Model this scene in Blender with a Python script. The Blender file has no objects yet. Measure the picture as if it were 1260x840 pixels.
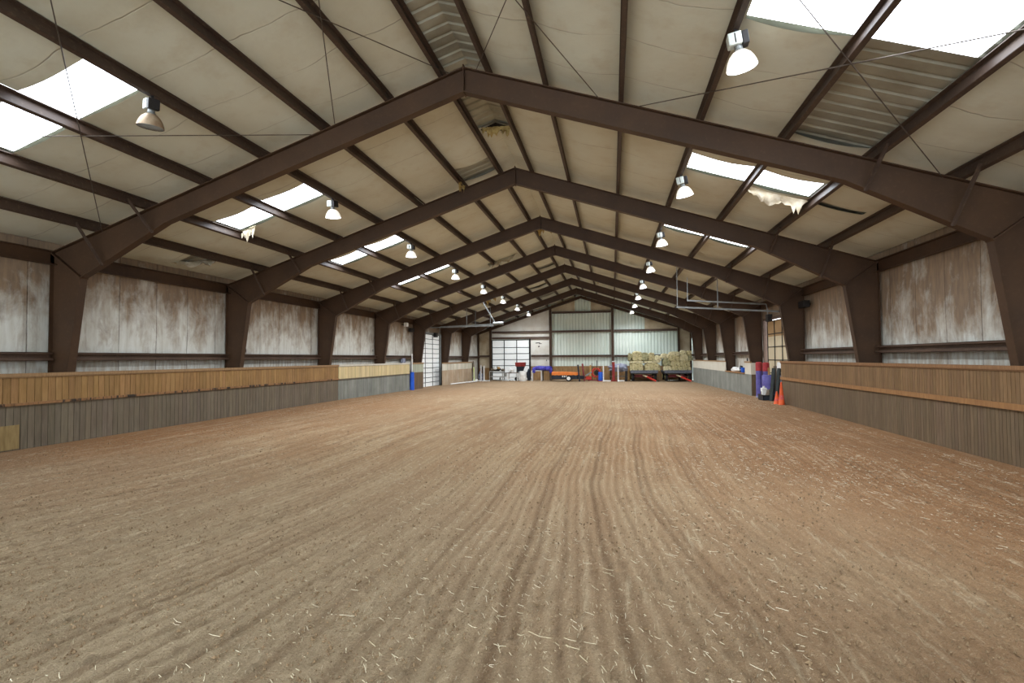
import bpy, bmesh, math, random
import numpy as np
from mathutils import Vector, Matrix, noise as mnoise
random.seed(7)
PI = math.pi
SC = bpy.context.scene
COL = SC.collection

# ------------------------------------------------------------------ measures (metres)
BAY = 6.096
Y1 = 10.8426                                   # first visible frame
FY = [Y1 + BAY * i for i in range(7)]          # seven frames
YE = 53.6                                      # far end wall
YB = -7.5                                      # open end behind the camera
AP = 8.443                                     # top of the rafters at the ridge
SL = 0.33037                                   # roof slope
W = 10.567                                     # half width to the outside of the columns
PURL = [0.48, 1.70, 3.24, 4.77, 6.30, 7.80, 9.20]
def top(x): return AP - SL * abs(x)
def fz(y):
    return float(np.interp(y, [24, 36, 48, 53.6], [0.30, 0.20, 0.09, 0.04]))

# ------------------------------------------------------------------ helpers
def lin(c):
    if isinstance(c, (int, float)): c = (c, c, c)
    r = []
    for v in c:
        v = v / 255.0
        r.append(v / 12.92 if v <= 0.04045 else ((v + 0.055) / 1.055) ** 2.4)
    return (r[0], r[1], r[2], 1.0)

class MB:
    """collects shapes and links them as ONE mesh object"""
    def __init__(s): s.v = []; s.f = []; s.c = []
    def add(s, vs, fs, col=None):
        n = len(s.v); s.v += [tuple(v) for v in vs]
        for f in fs:
            s.f.append([i + n for i in f]); s.c.append(col if col else (1, 1, 1, 1))
        return s
    def box(s, a, b, col=None, tf=None):
        x0, y0, z0 = a; x1, y1, z1 = b
        vs = [(x0,y0,z0),(x1,y0,z0),(x1,y1,z0),(x0,y1,z0),(x0,y0,z1),(x1,y0,z1),(x1,y1,z1),(x0,y1,z1)]
        if tf: vs = [tf(Vector(v)) for v in vs]
        return s.add(vs, [(0,3,2,1),(4,5,6,7),(0,1,5,4),(1,2,6,5),(2,3,7,6),(3,0,4,7)], col)
    def bar(s, p, q, w, h=None, up=(0,0,1), col=None):
        p = Vector(p); q = Vector(q); d = (q - p); L = d.length; d.normalize()
        h = h or w; u = Vector(up)
        if abs(d.dot(u)) > .98: u = Vector((1,0,0))
        a = d.cross(u).normalized(); b = a.cross(d).normalized()
        vs = []
        for t in (p, q):
            for i, j in ((-1,-1),(1,-1),(1,1),(-1,1)): vs.append(t + a*(w/2*i) + b*(h/2*j))
        return s.add(vs, [(0,1,2,3),(7,6,5,4),(0,4,5,1),(1,5,6,2),(2,6,7,3),(3,7,4,0)], col)
    def tube(s, pts, rads, n=10, cap=True, col=None):
        pts = [Vector(p) for p in pts]
        if isinstance(rads, (int, float)): rads = [rads] * len(pts)
        vs = []; fs = []
        ref = None
        for i, p in enumerate(pts):
            d = (pts[min(i+1, len(pts)-1)] - pts[max(i-1, 0)]).normalized()
            if ref is None:
                ref = Vector((0,0,1)) if abs(d.z) < .9 else Vector((1,0,0))
            a = d.cross(ref).normalized(); b = a.cross(d).normalized()
            for k in range(n):
                t = 2*PI*k/n; vs.append(p + a*(rads[i]*math.cos(t)) + b*(rads[i]*math.sin(t)))
        for i in range(len(pts)-1):
            for k in range(n):
                k2 = (k+1) % n; fs.append((i*n+k, i*n+k2, (i+1)*n+k2, (i+1)*n+k))
        if cap:
            fs.append(tuple(range(n-1,-1,-1))); fs.append(tuple((len(pts)-1)*n+k for k in range(n)))
        return s.add(vs, fs, col)
    def lathe(s, prof, c=(0,0,0), n=20, axis='z', cap=True, col=None):
        vs = []; fs = []
        for r, z in prof:
            for k in range(n):
                t = 2*PI*k/n; x = r*math.cos(t); y = r*math.sin(t)
                v = (x, y, z) if axis == 'z' else ((z, x, y) if axis == 'x' else (x, z, y))
                vs.append((v[0]+c[0], v[1]+c[1], v[2]+c[2]))
        for i in range(len(prof)-1):
            for k in range(n):
                k2 = (k+1) % n; fs.append((i*n+k, i*n+k2, (i+1)*n+k2, (i+1)*n+k))
        if cap:
            if prof[0][0] > 1e-4: fs.append(tuple(range(n-1,-1,-1)))
            if prof[-1][0] > 1e-4: fs.append(tuple((len(prof)-1)*n+k for k in range(n)))
        return s.add(vs, fs, col)
    def prism(s, poly, y0, y1, col=None):       # polygon in XZ pushed along Y
        n = len(poly)
        vs = [(x, y0, z) for x, z in poly] + [(x, y1, z) for x, z in poly]
        fs = [tuple(range(n)), tuple(range(2*n-1, n-1, -1))]
        for i in range(n):
            j = (i+1) % n; fs.append((i, i+n, j+n, j))
        return s.add(vs, fs, col)
    def build(s, name, mat, parent=None, smooth=False, bevel=0, kind=None):
        me = bpy.data.meshes.new(name); me.from_pydata(s.v, [], s.f); me.update()
        if mat.get('attr') or any(c != (1,1,1,1) for c in s.c):
            at = me.color_attributes.new('Col', 'FLOAT_COLOR', 'CORNER')
            buf = []
            for p in me.polygons: buf += list(s.c[p.index]) * p.loop_total
            at.data.foreach_set('color', buf)
        bm = bmesh.new(); bm.from_mesh(me)
        bmesh.ops.recalc_face_normals(bm, faces=bm.faces[:]); bm.to_mesh(me); bm.free()
        if smooth:
            me.polygons.foreach_set('use_smooth', [True]*len(me.polygons))
        me.materials.append(mat)
        o = bpy.data.objects.new(name, me); COL.objects.link(o)
        if parent: o.parent = parent
        if bevel:
            b = o.modifiers.new('bevel', 'BEVEL'); b.width = bevel; b.segments = 2; b.limit_method = 'ANGLE'
        if smooth:
            try: me.set_sharp_from_angle(angle=math.radians(40))
            except Exception: pass
        if kind: o['kind'] = kind
        return o

def tag(o, label, cat, group=None, kind=None):
    o['label'] = label; o['category'] = cat
    if group: o['group'] = group
    if kind: o['kind'] = kind
    return o
def thing(name, label, cat, loc=(0,0,0), rotz=0, group=None):
    o = bpy.data.objects.new(name, None); COL.objects.link(o)
    o.location = loc; o.rotation_euler = (0,0,rotz); o.empty_display_size = .2
    return tag(o, label, cat, group)
def struct(name, mb, mat, parent=None, **k): return mb.build(name, mat, parent, kind='structure' if not parent else None, **k)
def dup(root, loc, rotz=None, label=None, scale=None):
    r = root.copy(); COL.objects.link(r); r.location = loc
    if rotz is not None: r.rotation_euler = (0,0,rotz)
    if label: r['label'] = label
    if scale: r.scale = scale
    for ch in list(root.children):
        c = ch.copy(); COL.objects.link(c); c.parent = r
        for g in list(ch.children):
            d = g.copy(); COL.objects.link(d); d.parent = c
    return r
ORD = ['first','second','third','fourth','fifth','sixth','seventh','eighth','ninth','tenth']

# ------------------------------------------------------------------ materials
class NT:
    def __init__(s, name):
        s.m = bpy.data.materials.new(name); s.m.use_nodes = True
        s.t = s.m.node_tree; s.n = s.t.nodes; s.b = s.n['Principled BSDF']
    def new(s, t, **k):
        n = s.n.new(t)
        for a, v in k.items(): setattr(n, a, v)
        return n
    def link(s, a, b): s.t.links.new(a, b)
    def coord(s, scale=(1,1,1), which='Object'):
        c = s.new('ShaderNodeTexCoord'); m = s.new('ShaderNodeMapping'); m.inputs['Scale'].default_value = scale
        s.link(c.outputs[which], m.inputs[0]); return m.outputs[0]
    def noise(s, vec, scale, detail=4, rough=.55, dist=0):
        n = s.new('ShaderNodeTexNoise'); n.inputs['Scale'].default_value = scale
        n.inputs['Detail'].default_value = detail; n.inputs['Roughness'].default_value = rough
        n.inputs['Distortion'].default_value = dist; s.link(vec, n.inputs['Vector']); return n.outputs['Fac']
    def ramp(s, fac, stops):
        r = s.new('ShaderNodeValToRGB'); e = r.color_ramp.elements
        while len(e) < len(stops): e.new(.5)
        for i, (p, c) in enumerate(stops):
            e[i].position = p; e[i].color = c if isinstance(c, tuple) and len(c) == 4 else lin(c)
        s.link(fac, r.inputs[0]); return r.outputs[0]
    def val(s, fac, a, b, lo=0., hi=1.):
        r = s.new('ShaderNodeMapRange'); r.inputs[1].default_value = a; r.inputs[2].default_value = b
        r.inputs[3].default_value = lo; r.inputs[4].default_value = hi; s.link(fac, r.inputs[0]); return r.outputs[0]
    def math(s, op, a, b=None):
        n = s.new('ShaderNodeMath', operation=op)
        for i, x in enumerate((a, b)):
            if x is None: continue
            if isinstance(x, (int, float)): n.inputs[i].default_value = x
            else: s.link(x, n.inputs[i])
        return n.outputs[0]
    def mix(s, fac, a, b, mode='MIX'):
        n = s.new('ShaderNodeMix', data_type='RGBA', blend_type=mode)
        if isinstance(fac, (int, float)): n.inputs[0].default_value = fac
        else: s.link(fac, n.inputs[0])
        for x, i in ((a, 6), (b, 7)):
            if hasattr(x, 'links'): s.link(x, n.inputs[i])
            else: n.inputs[i].default_value = x if len(x) == 4 else lin(x)
        return n.outputs[2]
    def bump(s, h, strength=.3, dist=.02):
        b = s.new('ShaderNodeBump'); b.inputs['Strength'].default_value = strength; b.inputs['Distance'].default_value = dist
        s.link(h, b.inputs['Height']); s.link(b.outputs[0], s.b.inputs['Normal'])
    def out(s, col, rough=.7, metal=0., spec=.3):
        s.link(col, s.b.inputs['Base Color']); s.b.inputs['Roughness'].default_value = rough
        s.b.inputs['Metallic'].default_value = metal; s.b.inputs['Specular IOR Level'].default_value = spec
        return s.m
def simple(name, c1, c2=None, sc=6., rough=.6, metal=0., bump=.1, stretch=(1,1,1), attr=False, spec=.3, lo=.35, hi=.7):
    t = NT(name); v = t.coord(stretch); n = t.noise(v, sc)
    if c2 is None: c2 = tuple(x*.78 for x in c1)
    col = t.ramp(n, [(lo, c1), (hi, c2)])
    if attr:
        a = t.new('ShaderNodeAttribute', attribute_name='Col'); col = t.mix(1., col, a.outputs['Color'], 'MULTIPLY')
    if bump: t.bump(t.noise(v, sc*4), bump, .01)
    return t.out(col, rough, metal, spec)
def emit(name, c, strength, base=None):
    t = NT(name); v = t.coord(); n = t.noise(v, 3.)
    t.out(t.ramp(n, [(0., base or c), (1., base or c)]), .4)
    t.b.inputs['Emission Color'].default_value = lin(c); t.b.inputs['Emission Strength'].default_value = strength
    return t.m

M = {}
# painted steel, dusty on the ledges
def steel(name, c1, c2, dust):
    t = NT(name); v = t.coord(); n = t.noise(v, 1.3, 6); n2 = t.noise(v, 14, 4)
    col = t.ramp(n, [(.3, c1), (.7, c2)])
    col = t.mix(t.val(n2, .55, .8, 0, .35), col, dust)
    t.bump(n2, .05, .004); return t.out(col, .55, 0, .35)
M['steel'] = steel('frame_steel', (76,55,38), (61,44,31), (98,77,58))
M['purlin'] = steel('purlin_steel', (76,61,51), (60,47,40), (128,112,92))
M['girt'] = steel('girt_steel', (96,76,63), (72,56,47), (132,110,90))
M['galv'] = simple('galvanised_steel', (150,155,155), (118,122,122), 3, .45, .4, .05)
M['rod'] = simple('rod_steel', (96,88,80), (70,62,56), 8, .5, .3, 0)

# white faced insulation of the ceiling
def ceiling_mat():
    t = NT('ceiling_insulation'); v = t.coord(); n = t.noise(v, .35, 5, .6); n2 = t.noise(v, 2.2, 5, .6)
    col = t.ramp(n, [(.3, (212,218,206)), (.52, (204,206,191)), (.75, (190,188,168))])
    col = t.mix(t.val(n2, .52, .8, 0, .4), col, (172,160,132))
    # seams running up the slope
    sep = t.new('ShaderNodeSeparateXYZ'); t.link(v, sep.inputs[0])
    w = t.noise(v, .6, 3)
    yy = t.math('ADD', sep.outputs[1], t.math('MULTIPLY', w, .35))
    fr = t.math('FRACT', t.math('DIVIDE', yy, 1.22))
    d = t.math('ABSOLUTE', t.math('SUBTRACT', fr, .5))
    seam = t.val(d, .0, .012, 1, 0)
    seam = t.math('MULTIPLY', seam, t.val(t.noise(v, .9, 2), .35, .6, .15, 1))
    col = t.mix(t.math('MULTIPLY', seam, .6), col, (96,80,64))
    fr2 = t.math('FRACT', t.math('ADD', t.math('DIVIDE', yy, 1.22), .03))
    d2 = t.math('ABSOLUTE', t.math('SUBTRACT', fr2, .5))
    col = t.mix(t.math('MULTIPLY', t.val(d2, 0, .02, 1, 0), .22), col, (214,208,196))
    # dirt along the purlins
    ax = t.math('ABSOLUTE', sep.outputs[0])
    h = t.math('ADD', t.noise(v, 1.2, 4), t.math('MULTIPLY', seam, -.5))
    t.bump(h, .35, .06)
    return t.out(col, .5, 0, .3)
M['ceil'] = ceiling_mat()
M['deck'] = simple('bare_roof_deck', (168,170,158), (138,136,122), 1.5, .45, .35, .05)
M['torn'] = simple('torn_insulation_sheet', (214,206,186), (184,168,136), 7, .7, 0, .2)
M['torn_yellow'] = simple('yellow_insulation_wool', (196,178,120), (150,122,70), 9, .9, 0, .4)
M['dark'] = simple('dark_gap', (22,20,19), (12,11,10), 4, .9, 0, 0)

# stained wall lining
def wall_mat(name, stain_z, amount):
    t = NT(name); v = t.coord()
    vs = t.coord((1, 1, .22)); nb = t.noise(v, .55, 6, .62); ns = t.noise(vs, 2.6, 6, .65, .3); nf = t.noise(vs, 9, 4)
    sep = t.new('ShaderNodeSeparateXYZ'); t.link(v, sep.inputs[0])
    zf = t.val(sep.outputs[2], stain_z - 1.6, stain_z + 1.0, -.15, .17)
    nb2 = t.noise(t.coord((1,1,.7)), 1.7, 7, .7, .4)
    s = t.math('ADD', t.math('ADD', t.math('ADD', t.math('MULTIPLY', nb, .4), t.math('MULTIPLY', ns, .4)), t.math('MULTIPLY', nb2, .52)), zf)
    base = t.ramp(nf, [(.3, (224,228,224)), (.7, (204,206,198))])
    st = t.ramp(nf, [(.3, (112,92,72)), (.7, (152,128,102))])
    col = t.mix(t.val(s, .57 - amount, .78 - amount, 0, .92), base, st)
    low = t.val(sep.outputs[2], 2.32, 2.42, 1, 0)
    col = t.mix(t.math('MULTIPLY', low, t.val(nf, .4, .6, .1, .5)), col, (166,146,122))
    # seams of the lining
    yy = t.math('ADD', sep.outputs[1], t.math('MULTIPLY', t.noise(vs, 1.0, 2), .16))
    fr = t.math('FRACT', t.math('DIVIDE', yy, 1.22)); d = t.math('ABSOLUTE', t.math('SUBTRACT', fr, .5))
    seam = t.val(d, 0, .016, 1, 0)
    col = t.mix(t.math('MULTIPLY', seam, t.val(nb2, .35, .6, .35, .95)), col, (74,58,46))
    fr = t.math('FRACT', t.math('DIVIDE', sep.outputs[1], .305)); d = t.math('ABSOLUTE', t.math('SUBTRACT', fr, .5))
    col = t.mix(t.math('MULTIPLY', t.val(d, 0, .06, 1, 0), t.val(ns, .45, .6, 0, .22)), col, (120,98,78))
    # small rips
    vo = t.new('ShaderNodeTexVoronoi'); vo.inputs['Scale'].default_value = .75; t.link(t.coord((1,1,.6)), vo.inputs['Vector'])
    rip = t.math('MULTIPLY', t.val(vo.outputs['Distance'], .03, .045, 1, 0), t.val(nb, .5, .52, 0, 1))
    col = t.mix(rip, col, (46,38,34))
    t.bump(t.math('ADD', t.math('MULTIPLY', seam, -.6), ns), .4, .05)
    return t.out(col, .55, 0, .3)
M['wall_l'] = wall_mat('left_wall_lining', 3.9, .0)
M['wall_r'] = wall_mat('right_wall_lining', 3.55, .035)

def boards_mat(name, c1, c2, dirt):
    t = NT(name); v = t.coord((7, 7, .8)); n = t.noise(v, 3, 6, .6); v2 = t.coord(); n2 = t.noise(v2, 1.1, 4)
    col = t.ramp(n, [(.3, c1), (.7, c2)])
    col = t.mix(t.val(n2, .45, .75, 0, .5), col, dirt)
    a = t.new('ShaderNodeAttribute', attribute_name='Col'); col = t.mix(1., col, a.outputs['Color'], 'MULTIPLY')
    t.bump(n, .2, .006); t.m['attr'] = 1; return t.out(col, .7, 0, .2)
M['tan_boards'] = boards_mat('tan_boards', (170,136,92), (144,112,72), (124,98,68))
M['grey_boards'] = boards_mat('weathered_grey_boards', (126,116,100), (104,95,82), (110,98,82))
M['brown_boards'] = boards_mat('brown_boards', (146,118,86), (120,96,70), (118,94,70))
M['dull_boards'] = boards_mat('dull_brown_boards', (126,108,86), (104,90,72), (116,96,76))
M['cream_boards'] = boards_mat('cream_boards', (224,208,166), (204,186,142), (206,190,150))
M['slate_boards'] = boards_mat('slate_grey_boards', (142,146,140), (120,122,116), (166,168,160))
M['sage_boards'] = boards_mat('sage_grey_boards', (178,184,168), (162,166,150), (190,192,178))
M['bark_boards'] = boards_mat('dark_bark_boards', (118,100,80), (96,80,64), (108,92,74))
M['white_boards'] = boards_mat('dirty_white_boards', (216,214,202), (198,194,180), (186,178,160))
M['streak_boards'] = boards_mat('streaked_pale_boards', (190,172,148), (160,136,110), (206,196,178))
M['cap'] = boards_mat('cap_plank', (164,134,98), (138,110,80), (148,124,94))
M['cap_r'] = boards_mat('brown_cap_plank', (152,116,82), (124,92,64), (134,104,76))
M['ledge'] = boards_mat('orange_ledge', (166,126,84), (140,102,68), (142,108,74))
def chewed_mat():
    t = NT('chewed_ledge'); v = t.coord((.3, 1.4, .3)); n = t.noise(v, 1.6, 5, .75)
    col = t.ramp(n, [(.44, (48,42,38)), (.49, (150,112,76)), (.60, (132,98,66)), (.66, (56,48,42))])
    return t.out(col, .6)
M['chewed'] = chewed_mat()
M['ply'] = simple('plywood', (196,160,104), (170,132,80), 3, .7, 0, .1, (4,4,.8))
M['dull_ply'] = simple('dull_plywood_patch', (152,132,90), (122,102,66), 3, .75, 0, .1, (4,4,.8))
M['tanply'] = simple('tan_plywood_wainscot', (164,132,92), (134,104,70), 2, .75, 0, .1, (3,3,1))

def ribbed_mat():
    t = NT('ribbed_metal_sheet'); v = t.coord(); n = t.noise(v, .25, 4); n2 = t.noise(t.coord((1,1,.15)), 3, 4)
    col = t.ramp(n, [(.3, (222,238,228)), (.7, (236,246,240))])
    col = t.mix(t.val(n2, .5, .75, 0, .3), col, (168,186,172))
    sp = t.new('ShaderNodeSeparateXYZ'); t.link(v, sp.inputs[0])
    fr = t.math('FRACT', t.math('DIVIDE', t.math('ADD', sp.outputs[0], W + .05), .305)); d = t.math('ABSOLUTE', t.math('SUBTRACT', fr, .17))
    col = t.mix(t.val(d, .04, .11, .6, 0), col, (118,136,126))  # rib relief shading painted on as dark vertical lines
    return t.out(col, .5, .0, .3)
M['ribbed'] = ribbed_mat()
M['white_lining'] = simple('white_lining', (228,228,220), (200,192,176), .9, .6, 0, .15, lo=.45, hi=.75)
M['beige_lining'] = simple('stained_beige_lining', (206,194,168), (158,134,102), .8, .7, 0, .2, lo=.4, hi=.7)
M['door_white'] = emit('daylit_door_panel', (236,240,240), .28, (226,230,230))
M['door_beige'] = simple('beige_door_panel', (214,204,176), (196,182,150), .8, .5, 0, .05)
M['door_tan'] = simple('tan_door_panel', (176,146,104), (156,126,88), .9, .6, 0, .05)
M['black_metal'] = simple('black_metal', (44,42,42), (30,29,30), 5, .5, .2, .05)
M['sky'] = emit('translucent_skylight', (236,244,255), 9.0, (240,244,248))
M['bulb'] = emit('lit_bulb', (250,250,255), 40.)
M['lens_on'] = emit('lit_lens', (250,250,255), 9.)
M['lens_off'] = simple('grey_glass_lens', (150,156,158), (120,128,132), 6, .15, .2, .02, spec=.6)
M['shade'] = simple('dusty_aluminium_shade', (186,168,144), (128,98,70), 4, .4, .35, .05)
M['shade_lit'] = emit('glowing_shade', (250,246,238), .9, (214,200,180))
M['shade_in'] = simple('bright_reflector', (236,236,236), (220,222,226), 4, .25, .3, 0)
M['ballast'] = simple('white_ballast_box', (214,222,218), (178,188,182), 6, .4, .1, .05)

M['white_paint'] = simple('white_paint', (246,248,248), (222,224,222), 4, .5, 0, .05)
M['grey_paint'] = simple('grey_paint', (168,168,164), (140,140,134), 4, .55, 0, .05)
M['grey_wood'] = simple('grey_wood', (120,108,94), (92,82,70), 3, .8, 0, .1, (4,4,.6))
M['red'] = simple('dull_red_paint', (150,52,48), (122,38,38), 5, .5, 0, .05)
M['bright_red'] = simple('bright_red_paint', (206,62,48), (176,50,40), 5, .45, 0, .05)
M['maroon'] = simple('maroon_paint', (138,56,58), (112,42,46), 5, .5, 0, .05)
M['blue'] = simple('bright_blue_plastic', (46,104,222), (36,84,192), 3, .35, 0, .05)
M['tarp'] = simple('crumpled_blue_tarp', (88,84,196), (52,48,140), 9, .45, 0, .5)
M['greytarp'] = simple('grey_blue_sheet', (168,174,192), (110,114,138), 5, .6, 0, .4)
M['violet'] = simple('violet_blue_paint', (108,104,176), (88,84,150), 5, .5, 0, .05)
M['noodle_red'] = simple('dusty_red_foam', (176,66,70), (146,50,56), 6, .7, 0, .1)
M['orange'] = simple('orange_vinyl', (244,146,72), (226,122,56), 3, .55, 0, .1)
M['cone'] = simple('orange_cone_plastic', (238,108,56), (214,84,48), 5, .45, 0, .05)
M['cone_red'] = simple('red_reflective_band', (206,60,60), (232,128,120), 30, .4, 0, 0)
M['navy'] = simple('dark_navy_paint', (44,52,64), (30,36,46), 4, .5, 0, .05)
M['black_green'] = simple('black_green_post', (52,60,60), (36,42,42), 5, .6, 0, .1)
M['rubber'] = simple('tyre_rubber', (40,40,42), (26,26,28), 8, .85, 0, .2)
M['hub'] = simple('cream_yellow_hub', (206,204,130), (176,172,104), 5, .5, 0, .05)
M['lime'] = simple('lime_paint', (200,218,120), (226,226,206), 9, .5, 0, .05)
M['wagon_deck'] = simple('grey_blue_wagon_deck', (112,118,130), (84,88,98), 4, .6, .1, .1)
def hay_mat(name, c1, c2, c3):
    t = NT(name); v = t.coord((1, 1, 2.0), 'Object'); n = t.noise(v, 4.5, 8, .8, .8); n2 = t.noise(t.coord(), 6, 6, .8)
    col = t.ramp(n, [(.28, c3), (.42, c2), (.62, c1), (.8, c2)])
    col = t.mix(t.val(n2, .5, .62, 0, .75), col, c3)
    t.bump(t.math('ADD', n, n2), 1., .06); return t.out(col, .95, 0, .1)
M['hay'] = hay_mat('hay', (232,224,182), (196,186,138), (92,84,54))
M['hay_pale'] = hay_mat('pale_hay', (246,240,204), (222,214,172), (140,130,94))
M['hay_green'] = hay_mat('greenish_hay', (206,204,164), (158,158,120), (70,70,48))
M['straw'] = simple('loose_straw', (246,240,218), (222,212,180), 2, .8, 0, 0)
M['clod'] = simple('dirt_clods', (156,134,106), (116,96,74), 1.2, .95, 0, .3)

# harrowed dirt
def dirt_mat():
    t = NT('harrowed_dirt'); v = t.coord()
    n = t.noise(v, .22, 5, .6); n2 = t.noise(t.coord((1.6, .28, 1)), 1.1, 6, .65); n3 = t.noise(v, 30, 6, .75); n4 = t.noise(t.coord((9, .5, 1)), 1.6, 4, .7)
    sep = t.new('ShaderNodeSeparateXYZ'); t.link(v, sep.inputs[0])
    warm = t.ramp(n, [(.35, (174,132,94)), (.68, (150,113,80))])
    pale = t.ramp(n3, [(.3, (202,177,143)), (.7, (184,156,122))])
    # paler along the middle, greyer close to the camera, darker and warmer along the walls
    wv = t.math('ADD', sep.outputs[0], t.val(n, .3, .7, -2.5, 2.5))
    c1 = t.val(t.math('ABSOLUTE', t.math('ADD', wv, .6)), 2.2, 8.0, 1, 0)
    m2 = t.val(n2, .40, .66, 0, 1)
    m = t.math('MULTIPLY', c1, t.math('ADD', .45, t.math('MULTIPLY', m2, .75))); m.node.use_clamp = True
    col = t.mix(m, warm, pale)
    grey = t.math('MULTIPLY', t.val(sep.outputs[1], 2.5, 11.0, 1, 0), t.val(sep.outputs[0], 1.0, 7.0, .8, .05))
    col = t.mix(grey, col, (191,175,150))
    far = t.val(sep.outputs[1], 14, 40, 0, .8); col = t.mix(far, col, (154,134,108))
    dark = t.val(n4, .5, .75, 0, .4); col = t.mix(dark, col, (131,101,74))
    streak = t.val(t.noise(t.coord((5, .35, 1)), 2.6, 6, .75), .56, .72, 0, .55); col = t.mix(streak, col, (237,223,193))
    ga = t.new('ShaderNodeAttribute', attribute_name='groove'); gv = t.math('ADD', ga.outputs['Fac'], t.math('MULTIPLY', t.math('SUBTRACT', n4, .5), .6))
    col = t.mix(t.val(gv, .1, .52, .6, 0), col, (120,94,71))  # furrow shade painted into the colour: troughs darkened
    col = t.mix(t.val(gv, .6, 1., 0, .38), col, (230,212,182))  # light on the furrow crests painted in as a paler tone
    n5 = t.noise(v, 55, 5, .8)
    speck = t.val(n5, .54, .64, 0, .6); col = t.mix(speck, col, (110,90,69))
    lite = t.val(t.noise(v, 38, 5, .8), .56, .68, 0, .6); col = t.mix(lite, col, (237,221,191))
    t.bump(t.math('ADD', t.math('MULTIPLY', n3, .7), t.math('MULTIPLY', t.noise(v, 90, 3), .3)), 1., .05)
    return t.out(col, .95, 0, .12)
M['dirt'] = dirt_mat()

# ------------------------------------------------------------------ camera
f_px, yaw, pitch, roll, cx, hcam = 655.6, .1855, .0313, -.0072, 3.0287, 2.2547
c, s = math.cos(yaw), math.sin(yaw)
Rv = Vector((c, s, 0)); Fv = Vector((-s, c, 0)); Uv = Vector((0,0,1))
F2 = math.cos(pitch)*Fv + math.sin(pitch)*Uv; U2 = -math.sin(pitch)*Fv + math.cos(pitch)*Uv
R3 = math.cos(roll)*Rv + math.sin(roll)*U2; U3 = -math.sin(roll)*Rv + math.cos(roll)*U2
cam = bpy.data.cameras.new('camera'); co = bpy.data.objects.new('camera', cam); COL.objects.link(co)
mw = Matrix.Identity(4)
for i in range(3):
    mw[i][0] = R3[i]; mw[i][1] = U3[i]; mw[i][2] = -F2[i]
mw[0][3] = cx; mw[1][3] = 0; mw[2][3] = hcam
co.matrix_world = mw
cam.sensor_fit = 'HORIZONTAL'; cam.sensor_width = 36; cam.lens = f_px/1260*36; cam.clip_end = 300; cam.clip_start = .05
SC.camera = co

# ------------------------------------------------------------------ floor
def groove(X, Y):
    k = 1 + .012*np.maximum(0, 9.0 - Y)**2
    wob = .16*np.sin(Y*.19 + X*.10) + .05*np.sin(Y*.47 + X*.5 + 1) + .018*np.sin(Y*1.3 + X*1.1) + .010*np.sin(Y*2.9 + X*3.1)
    sx = (X - 1.6)/k + wob
    w1 = .5 + .5*np.sin(X*1.7 + Y*.33 + 2*np.sin(Y*.21 + X*.4)); w2 = .5 + .5*np.sin(X*.9 - Y*.27 + 1.3)
    a = np.sin(2*PI*sx/.118 + 1.2*np.sin(sx*2.3)); b = np.sin(2*PI*sx/.37 + .7 + np.sin(sx*1.1)); d = np.sin(2*PI*sx/.83 + 1.7*np.sin(sx*.7))
    fade = np.interp(Y, [0, 12, 26, 40], [1, 1, .7, .25])
    return (.0095*a*(.35 + .65*w1) + .006*b*(.3 + .7*w2) + .005*d*w1)*fade
def make_floor():
    xs = np.arange(-10.6, 10.601, .026)
    ys = np.concatenate([np.arange(YB, 1.5, .7), np.arange(1.5, 11, .07), np.arange(11, 25, .3), np.arange(25, YE, .9), [YE]])
    X, Y = np.meshgrid(xs, ys)
    Z = np.interp(Y, [24, 36, 48, 53.6], [.30, .20, .09, .04])
    rs = np.random.RandomState(3)
    G = groove(X, Y) + 0.011*rs.randn(*X.shape)*np.interp(Y, [0, 14, 22], [1, .8, 0])
    G = G + .02*np.sin(X*.9 + Y*.5)*np.sin(Y*.4 - X*.3)
    edge = np.interp(np.abs(X), [9.2, 9.8], [1, 0])
    Z = Z + (G - .025)*edge
    nx, ny = len(xs), len(ys)
    verts = np.stack([X.ravel(), Y.ravel(), Z.ravel()], 1)
    i = np.arange(nx*(ny-1)).reshape(ny-1, nx)[:, :-1].ravel()
    faces = np.stack([i, i+1, i+nx+1, i+nx], 1)
    me = bpy.data.meshes.new('floor'); me.vertices.add(len(verts)); me.vertices.foreach_set('co', verts.ravel())
    me.loops.add(faces.size); me.loops.foreach_set('vertex_index', faces.ravel())
    me.polygons.add(len(faces)); me.polygons.foreach_set('loop_start', np.arange(0, faces.size, 4))
    me.update(calc_edges=True); me.validate()
    me.polygons.foreach_set('use_smooth', [True]*len(me.polygons))
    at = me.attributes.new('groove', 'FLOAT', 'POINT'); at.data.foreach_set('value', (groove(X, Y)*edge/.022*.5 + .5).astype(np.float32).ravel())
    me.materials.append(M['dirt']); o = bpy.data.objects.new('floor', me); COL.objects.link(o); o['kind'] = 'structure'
make_floor()
def floor_at(x, y):
    g = float(groove(np.array([x]), np.array([y]))[0]) + .02*math.sin(x*.9+y*.5)*math.sin(y*.4-x*.3) - .025
    return fz(y) + g*float(np.interp(abs(x), [9.2, 9.8], [1, 0]))

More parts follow.
